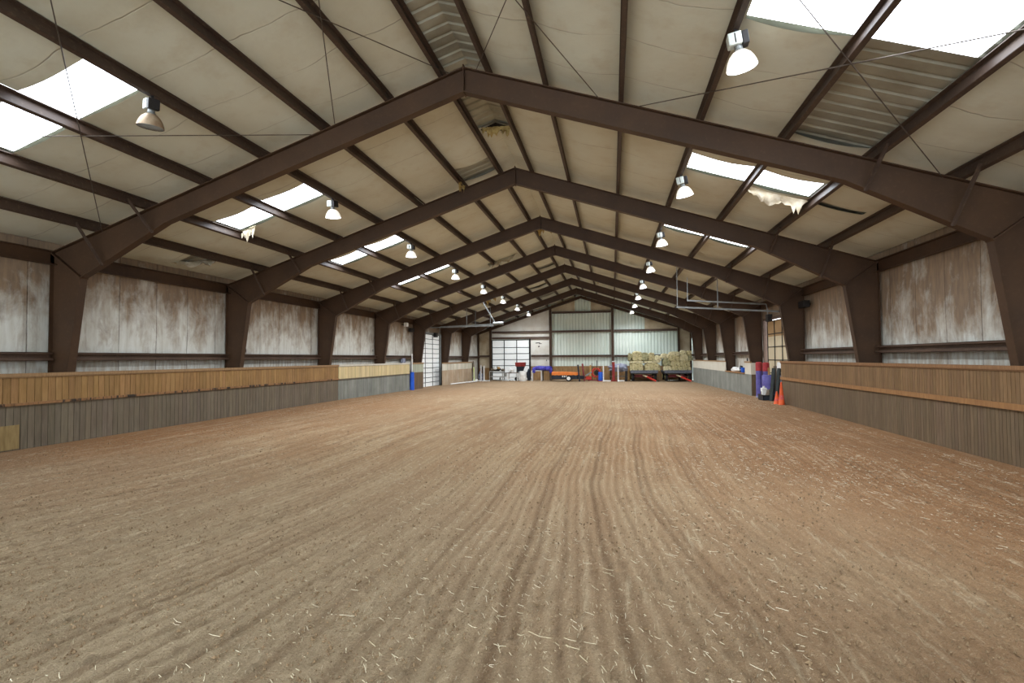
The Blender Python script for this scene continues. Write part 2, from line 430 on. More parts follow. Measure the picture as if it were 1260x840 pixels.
# loose straw and clods: nobody could count them
def scatter():
    st = MB(); rs = random.Random(11)
    n = 0
    while n < 21000:
        y = 2.0 + 26*rs.random()**1.8; x = -9.6 + 19.2*rs.random()
        if (x-3) < -(y*1.25+2) or (x-3) > y*.9+1.5: continue
        dens = mnoise.noise(Vector((x*.55, y*.22, 3.3))) + .35*mnoise.noise(Vector((x*2, y*.9, 9)))
        if dens < -.12 + .5*rs.random() - .25: continue
        n += 1
        L = .02 + .09*rs.random()**2.2
        if rs.random() < .010: L = .14 + .16*rs.random()
        a = rs.gauss(PI/2, .6) if rs.random() < .7 else rs.random()*PI
        w = .0008 + .0010*rs.random()
        if y > 9: w *= 1.7
        dx, dy = math.cos(a), math.sin(a); bend = rs.uniform(-.05, .05)*L
        z0 = floor_at(x, y) + .010
        pts = []
        for k in range(3):
            t = (k/2 - .5)*L; off = bend*(1 - (k-1)**2)
            px, py = x + dx*t - dy*off, y + dy*t + dx*off
            pts.append((px, py, max(floor_at(px, py) + .006, z0 - .003) + .004*rs.random()))
        vs = []
        for p in pts:
            vs += [(p[0]-dy*w, p[1]+dx*w, p[2]), (p[0]+dy*w, p[1]-dx*w, p[2]+.002)]
        st.add(vs, [(0,1,3,2), (2,3,5,4)])
    tag(st.build('loose_straw', M['straw']), 'pale straw stalks scattered over the brown arena dirt', 'straw', kind='stuff')
    cl = MB(); n = 0
    while n < 20000:
        y = 2.0 + 12*rs.random()**2.2; x = 3 + (-1.2*y - 1) + (2.1*y + 2)*rs.random()
        if abs(x) > 9.4 or (x-3) < -(y*1.25+1.5) or (x-3) > y*.9+1.5: continue
        if mnoise.noise(Vector((x*.5, y*.5, 20))) < -.25 + .4*rs.random() - .2: continue
        n += 1
        r = .005 + .013*rs.random()**2.2
        if rs.random() < .02: r *= 1.5
        z = floor_at(x, y) + r*.35
        j = lambda: rs.uniform(.7, 1.3)
        ca = rs.random()*PI; cu, su = math.cos(ca)*r, math.sin(ca)*r*1.0
        vs = [(x+cu*j(), y+su*j(), z), (x-cu*j(), y-su*j(), z), (x-su*.7*j(), y+cu*.7*j(), z), (x+su*.7*j(), y-cu*.7*j(), z), (x+r*.3*(j()-1), y, z+r*1.0*j()), (x, y, z-r*.6)]
        cl.add(vs, [(0,2,4), (2,1,4), (1,3,4), (3,0,4), (2,0,5), (1,2,5), (3,1,5), (0,3,5)])
    tag(cl.build('dirt_clods', M['clod']), 'small dark clods of dirt lying on the harrowed arena floor', 'dirt', kind='stuff')
scatter()

# ------------------------------------------------------------------ portal frames
def flange(mb, p, q, w, t, off=0.):              # plate along p-q in XZ, width w along Y
    mb.bar((p[0],0,p[1]), (q[0],0,q[1]), w, t, up=(0,0,1) if abs(q[0]-p[0]) > abs(q[1]-p[1]) else (1,0,0))
def make_frame(label):
    r = thing('steel_portal_frame', label, 'steel frame', (0, FY[0], 0), 0, 'brown portal frames')
    TR = [(0, AP), (W, top(W)), (9.68, 4.29), (7.3, top(7.3)-.51), (.0, AP-.52)]
    for sd in (-1, 1):
        mb = MB(); mb.prism([(sd*x, z) for x, z in TR], -.008, .008)
        flange(mb, (0, AP-.008), (sd*W, top(W)-.008), .20, .018)
        flange(mb, (0, AP-.52), (sd*7.3, top(7.3)-.51), .20, .018); flange(mb, (sd*7.3, top(7.3)-.51), (sd*9.68, 4.29), .20, .018)
        ra = mb.build('rafter', M['steel'], r)
        mb = MB(); mb.prism([(sd*W, top(W)), (sd*W, 0), (sd*10.27, 0), (sd*9.68, 4.29)], -.008, .008)
        flange(mb, (sd*(W-.008), 0), (sd*(W-.008), top(W)), .20, .018)
        flange(mb, (sd*10.27, 0), (sd*9.68, 4.29), .20, .02)
        cm = mb.build('column', M['steel'], r)
        mb = MB(); mb.box((sd*10.2, -.12, 0), (sd*W, .12, .025)); mb.build('base_plate', M['steel'], cm)
        mb = MB(); flange(mb, (sd*9.66, 4.275), (sd*W, top(W)-.01), .21, .03); mb.build('knee_plate', M['steel'], r)
        for x in (7.8, 9.2):                       # braces from the purlins down to the bottom flange
            zb = float(np.interp(x, [7.3, 9.68], [top(7.3)-.51, 4.29]))
            mb = MB(); mb.bar((sd*(x-.15), -.08, zb+.03), (sd*x, -.62, top(x)+.08), .05, .05, col=(1,1,1,1)); mb.build('flange_brace', M['purlin'], r)
    mb = MB(); mb.box((-.012, -.11, AP-.56), (.012, .11, AP+.05)); mb.build('ridge_plate', M['steel'], r)
    return r
frame = make_frame('brown steel portal frame nearest the camera, first of the row')
for i in range(1, 7):
    lab = '%s brown steel portal frame from the camera' % ORD[i]
    if i == 6: lab = 'last brown steel portal frame, the one nearest the far end wall'
    dup(frame, (0, FY[i], 0), label=lab)

# ------------------------------------------------------------------ purlins, eave struts
YP0, YP1 = 3.0, YE - .05
for sd, sn in ((-1, 'left'), (1, 'right')):
    for k, x in enumerate(PURL):
        z = top(x); a = math.atan(SL)
        up = Vector((sd*math.sin(a), 0, math.cos(a))); sl = Vector((-sd*math.cos(a), 0, math.sin(a)))   # up slope
        P = Vector((sd*x, 0, z + .012))
        def pt(u, w, y): q = P + up*w + sl*u; return (q.x, y, q.z)
        mb = MB()
        prof = [(-.07, .02), (-.07, 0), (0, 0), (0, .2), (.07, .2), (.07, .18)]
        t = .006
        for (u0, w0), (u1, w1) in zip(prof[:-1], prof[1:]):
            if u0 == u1: q = [(u0-t, w0), (u0+t, w0), (u1+t, w1), (u1-t, w1)]
            else: q = [(u0, w0-t), (u1, w1-t), (u1, w1+t), (u0, w0+t)]
            vs = [pt(a_, b_, YP0) for a_, b_ in q] + [pt(a_, b_, YP1) for a_, b_ in q]
            mb.add(vs, [(0,1,2,3), (7,6,5,4), (0,4,5,1), (1,5,6,2), (2,6,7,3), (3,7,4,0)])
        where = 'beside the ridge' if k == 0 else ('%s from the ridge' % ORD[k] if k < 6 else 'lowest, nearest the eave')
        tag(mb.build('roof_purlin', M['purlin']), 'long brown steel roof purlin on the %s slope, %s' % (sn, where), 'roof beam', 'roof purlins')
    mb = MB(); X0 = sd*10.57
    mb.box((min(X0, X0-sd*.02), YB, 4.66), (max(X0, X0-sd*.02), YE-.05, 4.98)); mb.box((min(X0, X0-sd*.12), YB, 4.64), (max(X0, X0-sd*.12), YE-.05, 4.665))
    mb.box((min(X0, X0-sd*.10), YB, 4.965), (max(X0, X0-sd*.10), YE-.05, 4.985))
    struct('trim_%d' % (1 if sd < 0 else 2), mb, M['steel'])

# ------------------------------------------------------------------ roof: ribbed deck with skylight openings, insulation ceiling
BAYS = [Y1 - BAY + BAY*i for i in range(9)]      # bay limits (0 = in front of the first frame)
SKY = [(BAYS[i] + BAY/2 - .98, BAYS[i] + BAY/2 + .06) for i in range(8)]
def is_sky(x, y):
    if 4.90 < x < 7.80 and 6.1 < y < 7.0: return True      # the near right skylight is longer
    return 4.90 < abs(x) < 7.80 and any(a < y < b for a, b in SKY)
def deck():
    mb = MB(); ys = []; y = YB
    while y < YE + .3:
        ys += [(y, 0), (y+.03, .035), (y+.075, .035), (y+.105, 0)]; y += .305
    for sd in (-1, 1):
        xs = [0, .48, 1.7, 4.90, 6.30, 7.77, W+.15]
        vs = []; nx = len(xs)
        for yy, h in ys:
            for x in xs: vs.append((sd*x, yy, top(x) + .27 + h))
        fs = []
        for j in range(len(ys)-1):
            for i in range(nx-1):
                ym = (ys[j][0] + ys[j+1][0])/2; xm = (xs[i]+xs[i+1])/2
                if is_sky(xm, ym): continue
                fs.append((j*nx+i, j*nx+i+1, (j+1)*nx+i+1, (j+1)*nx+i))
        mb.add(vs, fs)
    struct('roof_deck', mb, M['deck'])
deck()
HOLES = [  # bare places: (x0, x1, y0, y1)
    (-.48, .48, 3.0, 13.9), (6.30, 7.80, 7.8, 10.84), (-1.7, -.48, 15.75, 16.85), (7.9, 9.1, 13.9, 14.15),
    (-1.7, -.48, 34.0, 34.9), (-3.24, -1.7, 40.3, 41.0), (-3.24, -1.7, 45.5, 47.0), (3.24, 4.7, 30.0, 30.25), (-8.9, -8.1, 25.3, 25.55), (-9.9, -9.35, 14.1, 14.9)]
def ceiling():
    mb = MB(); rs = random.Random(5)
    gaps = []
    xs = [0] + PURL + [10.55]
    for sd in (-1, 1):
        for g in range(len(xs)-1):
            x0, x1 = xs[g], xs[g+1]
            nxs = max(3, int((x1-x0)/.17)); yl = []
            y = YB
            while y < YE: yl.append(y); y += .3
            yl += [v for ab in SKY for v in ab] + [v for h in HOLES for v in h[2:]] + [YE]
            yl = sorted(set(round(v, 3) for v in yl))
            ph = rs.random()*9
            vs = []; n1 = nxs + 1
            for yy in yl:
                wob = .5 + .5*mnoise.noise(Vector((yy*.35, ph, sd*3.1)))
                for i in range(n1):
                    t = i/nxs; x = x0 + (x1-x0)*t
                    sag = (.03 + .085*wob)*math.sin(PI*t)*(1 if g > 0 else .35) + .018*mnoise.noise(Vector((x*1.4, yy*1.1, ph)))
                    vs.append((sd*x, yy, top(x) + .235 - max(sag, -.02)))
            fs = []
            for j in range(len(yl)-1):
                ym = (yl[j]+yl[j+1])/2
                for i in range(nxs):
                    xm = sd*(x0 + (x1-x0)*(i+.5)/nxs)
                    if is_sky(xm, ym): continue
                    if any(min(h[0],h[1]) < xm < max(h[0],h[1]) and h[2] < ym < h[3] for h in HOLES): continue
                    fs.append((j*n1+i, j*n1+i+1, (j+1)*n1+i+1, (j+1)*n1+i))
            mb.add(vs, fs)
    struct('ceiling', mb, M['ceil'], smooth=True)
ceiling()
nw = 0
for i in range(8):
    for sd in (-1, 1):
        nw += 1; y0, y1 = SKY[i]; y0 = 6.0 if (i == 0 and sd > 0) else y0
        mb = MB()
        for x0, x1 in ((4.90, 6.29), (6.31, 7.77)):
            mb.add([(sd*x0, y0, top(x0)+.262), (sd*x1, y0, top(x1)+.262), (sd*x1, y1, top(x1)+.262), (sd*x0, y1, top(x0)+.262)], [(0,1,2,3)])
        struct('window_%d' % nw, mb, M['sky'])

# torn insulation hanging from the roof
def rag(name, label, p, q, drop, mat, seed, jag=.3, out=(0,0,0)):
    rs = random.Random(seed); p = Vector(p); q = Vector(q); n = 22
    vs = []; fs = []; m = 6; o = Vector(out)
    for i in range(n+1):
        t = i/n; e = (p.lerp(q, t))
        d = drop*(.35 + .65*abs(math.sin(t*PI*2.3 + seed)))*(1 - jag*rs.random()) * min(1, 6*t + .25, 6*(1-t) + .25)
        for k in range(m+1):
            u = k/m
            vs.append(e + o*u + Vector((.03*math.sin(7*t+3*u), .05*math.sin(9*t + 4*u)*u, -d*u + .02*rs.random())))
    for i in range(n):
        for k in range(m): fs.append((i*(m+1)+k, i*(m+1)+k+1, (i+1)*(m+1)+k+1, (i+1)*(m+1)+k))
    mb = MB(); mb.add(vs, fs)
    tag(mb.build(name, mat, smooth=True), label, 'torn insulation', 'torn roof insulation')
rag('torn_insulation', 'bright white tattered insulation hanging under the second skylight on the right', (6.4, 14.02, top(6.4)+.16), (7.75, 14.02, top(7.75)+.16), .42, M['torn'], 2, .5, (.0,.12,0))
rag('torn_insulation', 'brown ragged strips hanging from the torn ridge lining behind the first frame', (-.4, 13.9, top(.4)+.2), (.45, 13.9, top(.45)+.2), .38, M['torn_yellow'], 5, .6)
rag('torn_insulation', 'thin white rags below the left skylight just past the first frame', (-7.75, 14.0, top(7.75)+.2), (-7.3, 14.0, top(7.3)+.2), .4, M['torn'], 8, .6)
rag('torn_insulation', 'tan rag beside the small bare metal patch left of the ridge', (-1.72, 16.3, top(1.7)+.05), (-1.66, 16.8, top(1.7)+.05), .35, M['torn_yellow'], 9, .5)
rag('torn_insulation', 'wide drooping sheet torn loose left of the ridge before the fourth frame', (-3.7, 28.6, top(3.6)+.2), (-2.0, 28.6, top(2.0)+.2), .5, M['torn'], 12, .4, (0,-.3,0))
rag('torn_insulation', 'yellow wool hanging beside the fifth lamp on the left', (-6.2, 37.2, top(6.2)+.2), (-5.0, 37.2, top(5.0)+.2), .75, M['torn_yellow'], 14, .5)
rag('torn_insulation', 'brown rag dangling from the right slope near the ridge at the sixth frame', (1.75, 38.0, top(1.75)+.15), (2.5, 38.0, top(2.5)+.15), .5, M['torn_yellow'], 17, .5)
rag('torn_insulation', 'ragged beige flap under the ridge just past the third frame', (-.5, 24.2, top(.5)+.15), (.5, 24.2, top(.5)+.15), .55, M['torn_yellow'], 18, .6, (0,.3,0))
rag('torn_insulation', 'orange brown rag low on the ridge line far down the hall', (2.4, 43.2, top(2.4)+.15), (3.1, 43.2, top(3.1)+.15), .5, M['torn_yellow'], 21, .6)
rag('torn_insulation', 'pale crumpled lining hanging loose above the left wall past the first frame', (-10.2, 14.0, top(10.2)+.16), (-9.5, 14.9, top(9.5)+.14), .22, M['torn'], 24, .5, (.2,0,0))

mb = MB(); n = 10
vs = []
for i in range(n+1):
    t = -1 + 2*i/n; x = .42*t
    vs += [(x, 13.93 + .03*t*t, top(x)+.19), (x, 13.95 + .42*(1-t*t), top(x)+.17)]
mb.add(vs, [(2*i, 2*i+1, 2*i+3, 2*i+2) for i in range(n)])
tag(mb.build('ridge_vent_shade', M['dark']), 'dark sheet for the shade in the opening of the ridge lining above the brown ragged strips', 'vent')  # dark sheet stands in for the shade inside the torn ridge opening

# ------------------------------------------------------------------ side walls
def side_wall(name, sd, mat, door):
    mb = MB(); X = sd*10.64; T = sd*.04
    ys = [YB] + [YB + k*.6 for k in range(1, 102) if YB + k*.6 < YE] + list(door) + [YE]
    ys = sorted(set(round(v, 3) for v in ys)); zs = [0, 1., 2.3, 3.2, 4.15, 4.98, 5.235]
    vs = []
    for yy in ys:
        for z in zs: vs.append((X - sd*.035*math.sin(PI*min(1, max(0, (z-2.4))/2.58))*(.5+.5*mnoise.noise(Vector((yy*.6, z, sd)))), yy, z))
    n = len(zs); fs = []
    for j in range(len(ys)-1):
        ym = (ys[j]+ys[j+1])/2
        for i in range(n-1):
            if door[0] < ym < door[1] and zs[i] < 4.1: continue
            fs.append((j*n+i, j*n+i+1, (j+1)*n+i+1, (j+1)*n+i))
    mb.add(vs, fs); struct(name, mb, mat, smooth=True)
side_wall('wall_left', -1, M['wall_l'], (36.0, 40.9)); side_wall('wall_right', 1, M['wall_r'], (23.6, 28.35))
# girts between the columns
G = [YB + .1] + FY + [YE]
for sd, sn, zg in ((-1, 'left', 2.375), (1, 'right', 2.43)):
    for i in range(8):
        y0, y1 = G[i] + .11, G[i+1] - .11
        if (sd < 0 and i == 5) or (sd > 0 and i == 3): continue
        mb = MB(); X0 = sd*10.60; X1 = sd*10.39
        a, b = min(X0, X1), max(X0, X1)
        mb.box((a, y0, zg-.105), (b, y1, zg-.09)); mb.box((a, y0, zg+.09), (b, y1, zg+.105))
        w = sd*10.50; mb.box((min(w, w+.012), y0, zg-.10), (max(w, w+.012), y1, zg+.10)); mb.box((min(X1, X1+sd*.008), y0, zg-.10), (max(X1, X1+sd*.008), y1, zg-.04)); mb.box((min(X1, X1+sd*.008), y0, zg+.06), (max(X1, X1+sd*.008), y1, zg+.1))
        wh = 'in the bay nearest the camera' if i == 0 else ('behind the %s frame' % ORD[i-1])
        tag(mb.build('wall_girt', M['girt']), 'horizontal brown steel girt on the %s wall, %s' % (sn, wh), 'wall beam', 'side wall girts')

# ------------------------------------------------------------------ kick walls
def kick(label, sd, y0, y1, upper, lower, capm, ledgem, bw=.14, zt=1.99, zm=1.31, ledge_h=.09, seed=0, cap=True, gap=.013, face=9.94):
    rs = random.Random(seed + 31)
    r = thing('kick_wall', label, 'kick wall', (sd*face, y0, fz((y0+y1)/2)), 0)
    bz = r.location.z
    def X(d): return sd*d                     # d: distance outward from the face
    def bx(mb, d0, d1, ya, yb, za, zb, col=None): mb.box((min(X(d0),X(d1)), ya, za-bz), (max(X(d0),X(d1)), yb, zb-bz), col)
    L = y1 - y0
    u = MB(); y = 0
    while y < L - .01:
        w = min(bw*rs.uniform(.85, 1.15), L-y); k = rs.uniform(.80, 1.06); bx(u, .0, .03, y, y+w-gap, zm, zt-.06, (k, k*rs.uniform(.97,1.02), k*rs.uniform(.94,1.02), 1)); y += w
    bx(u, .022, .032, 0, L, zm, zt-.06, (.12,.10,.09,1))
    u.build('upper_boards', upper, r)
    u = MB(); y = 0
    while y < L - .01:
        w = min(bw*rs.uniform(.85, 1.15), L-y); k = rs.uniform(.84, 1.06); zb = fz(y0+y) - .04; bx(u, .012, .035, y, y+w-gap, zb, zm, (k, k*rs.uniform(.98,1.02), k*rs.uniform(.97,1.03), 1)); y += w
    bx(u, .026, .036, 0, L, fz(y0+L)+.0, zm, (.14,.12,.11,1))
    u.build('lower_boards', lower, r)
    if cap:
        m = MB(); bx(m, -.035, .036, 0, L, zt-.075, zt, (1,1,1,1)); bx(m, -.02, .0, 0, L, zt-.1, zt-.075, (.8,.8,.8,1)); m.build('cap_rail', capm, r)
    if ledge_h:
        m = MB(); bx(m, -.04, .0, 0, L, zm-ledge_h*.5, zm+ledge_h*.5, (1,1,1,1)); m.build('ledge_rail', ledgem, r)
    return r
kl = kick('long near kick wall on the left, tan boards over weathered grey boards', -1, 2.5, 23.72, M['tan_boards'], M['grey_boards'], M['cap'], M['chewed'], .15, 1.995, 1.31, .06, 1)
mb = MB(); mb.box((.002, 9.0-2.5, .33-.3), (.012, 9.66-2.5, .86-.3)); pp = mb.build('plywood_patch', M['dull_ply'], kl); pp['label'] = 'pale yellowish plywood patch low on the boards'
kick('newer kick wall section on the left, cream boards over slate grey boards', -1, 23.74, 32.9, M['cream_boards'], M['slate_boards'], M['white_boards'], M['grey_boards'], .1, 2.0, 1.29, .04, 2)
kick('short kick wall on the left before the white door, sage boards over dark brown', -1, 33.3, 35.5, M['sage_boards'], M['bark_boards'], M['cap'], M['bark_boards'], .16, 2.0, 1.35, 0, 3)
kick('far left kick wall past the white door, pale boards over streaked boards', -1, 39.7, 48.6, M['white_boards'], M['streak_boards'], M['cap'], M['streak_boards'], .3, 1.95, 1.33, 0, 4)
kick('long near kick wall on the right, brown boards with orange ledge', 1, 2.5, 23.95, M['brown_boards'], M['dull_boards'], M['cap_r'], M['ledge'], .1, 2.06, 1.34, .11, 5)
# far right: pale boards, a cut-out and a pale end post
def kick_far_right():
    r = thing('kick_wall', 'far right kick wall with pale top boards, a cut-out and streaked grey boards below', 'kick wall', (9.94, 28.85, .25))
    def bx(mb, d0, d1, ya, yb, za, zb, col=None): mb.box((d0, ya-28.85, za-.25), (d1, yb-28.85, zb-.25), col)
    rs = random.Random(8)
    u = MB(); bx(u, 0, .03, 35.0, 48.5, 1.34, 1.93); bx(u, 0, .03, 28.85, 30.1, 1.34, 1.93); bx(u, .03, .27, 28.85, 28.88, 1.34, 1.93); u.build('upper_boards', M['white_boards'], r)
    u = MB(); y = 28.85
    while y < 48.5:
        w = min(.3*rs.uniform(.8, 1.2), 48.5-y); k = rs.uniform(.84, 1.05); bx(u, .005, .03, y, y+w-.006, fz(y)-.05, 1.34, (k,k,k,1)); y += w
    u.build('lower_boards', M['slate_boards'], r)
    u = MB(); bx(u, .03, .27, 28.86, 28.885, .2, 1.34); u.build('end_panel', M['bark_boards'], r)
    u = MB(); bx(u, -.03, .036, 35.0, 48.5, 1.93, 2.0); bx(u, -.03, .036, 28.83, 30.1, 1.93, 2.0); u.build('cap_rail', M['cap'], r)
    u = MB(); bx(u, -.06, .24, 30.12, 34.98, 1.34, 1.385); u.build('sill', M['ledge'], r)
kick_far_right()

# ------------------------------------------------------------------ overhead doors
def overhead_door(name, sd, y0, y1, z0, z1, rows, cols, mat, top_mat=None, bar=.035):
    mb = MB(); X = sd*10.60
    d = MB(); ztop = z1
    d.box((min(X, X+sd*.03), y0, z0), (max(X, X+sd*.03), y1, ztop))
    o = d.build(name, mat, kind='structure')
    if top_mat:
        q = MB(); q.box((min(X-sd*.006, X), y0, z1-(z1-z0)/rows*1.2), (max(X-sd*.006, X), y1, z1)); q.build('top_panel', top_mat, o)
    g = MB()
    for k in range(rows+1):
        z = z0 + (z1-z0)*k/rows; g.box((min(X-sd*.03, X), y0, z-bar/2), (max(X-sd*.03, X), y1, z+bar/2))
    for k in range(cols+1):
        y = y0 + (y1-y0)*k/cols; g.box((min(X-sd*.035, X), y-bar/2, z0), (max(X-sd*.035, X), y+bar/2, z1))
    g.build('door_frame', M['black_metal'], o)
    return o
overhead_door('door_1', -1, 36.0, 40.9, .12, 4.1, 11, 3, M['door_white'])
overhead_door('door_2', 1, 23.6, 28.15, .22, 3.95, 6, 4, M['door_beige'], M['door_tan'])
# jambs
for nm, sd, ys, zt, m in (('trim_3', -1, (35.9, 40.95), 4.12, 'galv'), ('trim_4', 1, (23.5, 28.40), 4.0, 'girt')):
    mb = MB()
    for y in ys: mb.box((min(sd*10.45, sd*10.64), y-.05, .1), (max(sd*10.45, sd*10.64), y+.05, zt))
    mb.box((min(sd*10.45, sd*10.64), ys[0], zt), (max(sd*10.45, sd*10.64), ys[1], zt+.12))
    struct(nm, mb, M[m])
# roller tracks of the overhead doors
def track(label, sd, y, zr, ze, x_end, hang, group='overhead door tracks'):
    r = thing('door_track', label, 'door track', (sd*10.4, y, zr), 0, group)
    a = Vector((0,0,0)); b = Vector((sd*(x_end-10.4), 0, ze-zr))
    mb = MB(); mb.bar(a, b, .05, .07); mb.build('rail', M['galv'], r)
    mb = MB(); mb.tube([(sd*.06,0,-.6), (sd*.05,0,-.25), (0,0,0)], .03, 8); mb.build('curve', M['galv'], r)
    for x in hang:
        t = (x-10.4)/(x_end-10.4); p = a.lerp(b, t)
        mb = MB(); mb.bar(p, (p.x, 0, top(x)+.02-zr), .045, .03); mb.build('hanger', M['galv'], r)
track('nearer of two galvanised door tracks hanging at the right wall', 1, 24.0, 4.10, 4.42, 5.80, (5.84, 7.5))
track('farther of two galvanised door tracks hanging at the right wall', 1, 27.6, 4.78, 5.06, 6.72, (6.75,))
track('nearer of two galvanised door tracks hanging at the left wall', -1, 36.2, 4.45, 4.53, 5.05, (7.0,))
track('farther of two galvanised door tracks hanging at the left wall', -1, 40.6, 4.80, 4.92, 6.0, (6.3, 7.5))
r = thing('door_spring_shaft', 'galvanised diagonal strut and roller above the left door track end', 'door shaft', (-5.05, 38.3, 4.82))
mb = MB(); mb.bar((-.35, 0, 0), (-1.25, 0, 1.56), .07, .07); mb.build('strut', M['galv'], r)
mb = MB(); mb.tube([(-.5, 0, .0), (.25, 0, 0)], .11, 12); mb.build('roller', M['galv'], r)

def wall_box(name, label, cat, loc, size, mat, sd):
    r = thing(name, label, cat, loc); mb = MB(); w, d, h = size
    mb.box((-w/2, -d/2, -h/2), (w/2, d/2, h/2)); mb.build('housing', mat, r, bevel=.012)
    mb = MB(); mb.box((-sd*w/2-.012 if sd > 0 else w/2, -d*.42, -h*.4), (-sd*w/2 if sd > 0 else w/2+.012, d*.42, h*.4)); mb.build('front_panel', M['black_metal'] if mat == M['black_metal'] else mat, r)
    mb = MB(); mb.bar((sd*w/2, 0, 0), (sd*(10.63-abs(loc[0])), 0, 0), .06, .06); mb.build('bracket', M['black_metal'], r)
wall_box('wall_speaker', 'black box mounted high on the right wall beyond the second bay', 'speaker', (10.40, 22.45, 4.27), (.22, .62, .26), M['black_metal'], 1)
wall_box('wall_speaker', 'black box mounted high on the left wall before the white door', 'speaker', (-10.40, 34.4, 4.22), (.22, .6, .26), M['black_metal'], -1)
wall_box('door_opener', 'black door opener box at the top of the left white door', 'door opener', (-10.38, 39.4, 4.08), (.2, .5, .34), M['black_metal'], -1)
wall_box('door_opener', 'black door opener box at the top of the beige right door', 'door opener', (10.38, 27.1, 4.08), (.2, .4, .34), M['black_metal'], 1)
wall_box('security_light', 'small white lamp box under the left eave before the white door', 'lamp', (-10.34, 33.3, 4.52), (.2, .3, .26), M['white_paint'], -1)
wall_box('electrical_box', 'pale grey blue box on the left wall above the cream kick wall', 'electrical box', (-10.42, 33.0, 2.14), (.14, .5, .3), M['greytarp'], -1)

# ------------------------------------------------------------------ far end wall
def end_wall():
    mb = MB(); xs = []; x = -W - .16
    while x < W + .1:
        xs += [(x, 0), (x+.03, .035), (x+.07, .035), (x+.10, 0)]; x += .305
    xs.append((W+.16, 0))
    for (xa, ha), (xb, hb) in zip(xs[:-1], xs[1:]):
        mb.add([(xa, YE+.05-ha, 0), (xb, YE+.05-hb, 0), (xb, YE+.05-hb, top(xb)+.30), (xa, YE+.05-ha, top(xa)+.30)], [(0,1,2,3)])
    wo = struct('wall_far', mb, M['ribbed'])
    def sheet(nm, pts, mat, y=YE-.03):
        m = MB(); n = len(pts); m.add([(a, y, b) for a, b in pts] + [(a, y+.02, b) for a, b in pts], [tuple(range(n)), tuple(range(2*n-1, n-1, -1))] + [(i, (i+1)%n, (i+1)%n+n, i+n) for i in range(n)])
        return m.build(nm, mat, wo)
    sheet('lining_panel', [(-9.24, 4.15), (-3.05, 4.15), (-3.05, top(3.05)+.1), (-9.24, top(9.24)+.1)], M['white_lining'])
    sheet('lining_panel', [(-5.15, 1.45), (-3.05, 1.45), (-3.05, 4.15), (-5.15, 4.15)], M['white_lining'])
    sheet('lining_panel', [(-W, .0), (-9.3, .0), (-9.3, top(9.3)), (-W, top(W))], M['beige_lining'])
    sheet('lining_panel', [(9.4, 0), (W, 0), (W, top(W)), (9.4, top(9.4))], M['beige_lining'])
    sheet('lining_panel', [(-3.0, 6.85), (-.6, 6.85), (-.6, top(.6)+.15), (-3.0, top(3)+.15)], M['beige_lining'])
    sheet('lining_panel', [(1.0, 6.85), (3.05, 6.85), (3.05, top(3.05)+.15), (1.0, top(1)+.15)], M['beige_lining'])
    sheet('lining_panel', [(6.2, 4.95), (9.3, 4.95), (9.3, top(9.3)+.15), (6.2, top(6.2)+.15)], M['beige_lining'])
    sheet('plywood_wainscot', [(-5.1, .02), (9.3, .02), (9.3, 1.42), (-5.1, 1.42)], M['tanply'])  # plywood at the centre; the stretch behind the wagons stands in for dimness
    sheet('plywood_wainscot', [(-W, .02), (-9.3, .02), (-9.3, 1.28), (-W, 1.28)], M['tanply'], YE-.06)
    for x, z, w, h in ((-4.35, 3.78, .5, .1), (-4.1, 3.7, .3, .08), (-4.25, 3.42, .16, .16), (-3.5, 2.0, .06, .22)):
        sheet('rip', [(x-w/2, z-h/2), (x+w/2, z-h/2*.4), (x+w/2*.8, z+h/2), (x-w/2*.9, z+h/2*.7)], M['dark'], YE-.045)
end_wall()
# posts, girts and rake beams of the end wall
for k, (x, wd) in enumerate(((-10.52, .14), (-9.24, .2), (-3.05, .24), (3.1, .24), (9.36, .18), (10.46, .14))):
    mb = MB(); zt = top(x) - .02
    mb.box((x-wd/2, YE-.30, .02), (x+wd/2, YE-.285, zt)); mb.box((x-wd/2, YE-.10, .02), (x+wd/2, YE-.085, zt)); mb.box((x-.008, YE-.30, .02), (x+.008, YE-.09, zt))
    tag(mb.build('wall_post', M['steel']), 'brown steel post of the far wall, ' + ['in the left corner','left of the white panelled door','left of the ribbed centre panel','right of the ribbed centre panel','behind the right hay wagon','in the right corner'][k], 'steel post', 'end wall posts')
def egirt(x0, x1, z, label, h=.2):
    mb = MB(); mb.box((x0, YE-.19, z-h/2), (x1, YE-.18, z+h/2)); mb.box((x0, YE-.25, z+h/2-.012), (x1, YE-.07, z+h/2)); mb.box((x0, YE-.25, z-h/2), (x1, YE-.07, z-h/2+.012))
    tag(mb.build('wall_girt', M['girt']), label, 'wall beam', 'end wall girts')
egirt(-9.1, -3.19, 4.9, 'upper girt of the far wall, left of the centre panel')
egirt(-9.1, -3.19, 4.3, 'header girt of the far wall just above the panelled door')
egirt(-2.9, 2.96, 4.9, 'upper girt across the ribbed centre panel of the far wall')
egirt(3.24, 9.25, 4.9, 'upper girt of the far wall above the hay')
egirt(-2.9, 2.96, 6.8, 'topmost girt under the gable of the far wall')
egirt(-5.05, -3.19, 2.47, 'short girt right of the panelled door on the far wall')
egirt(-2.9, 2.96, 2.43, 'lower girt across the ribbed centre panel of the far wall')
egirt(3.24, 9.25, 2.4, 'lower girt of the far wall behind the hay', )
egirt(-10.4, -9.36, 2.47, 'lower girt in the left corner of the far wall')
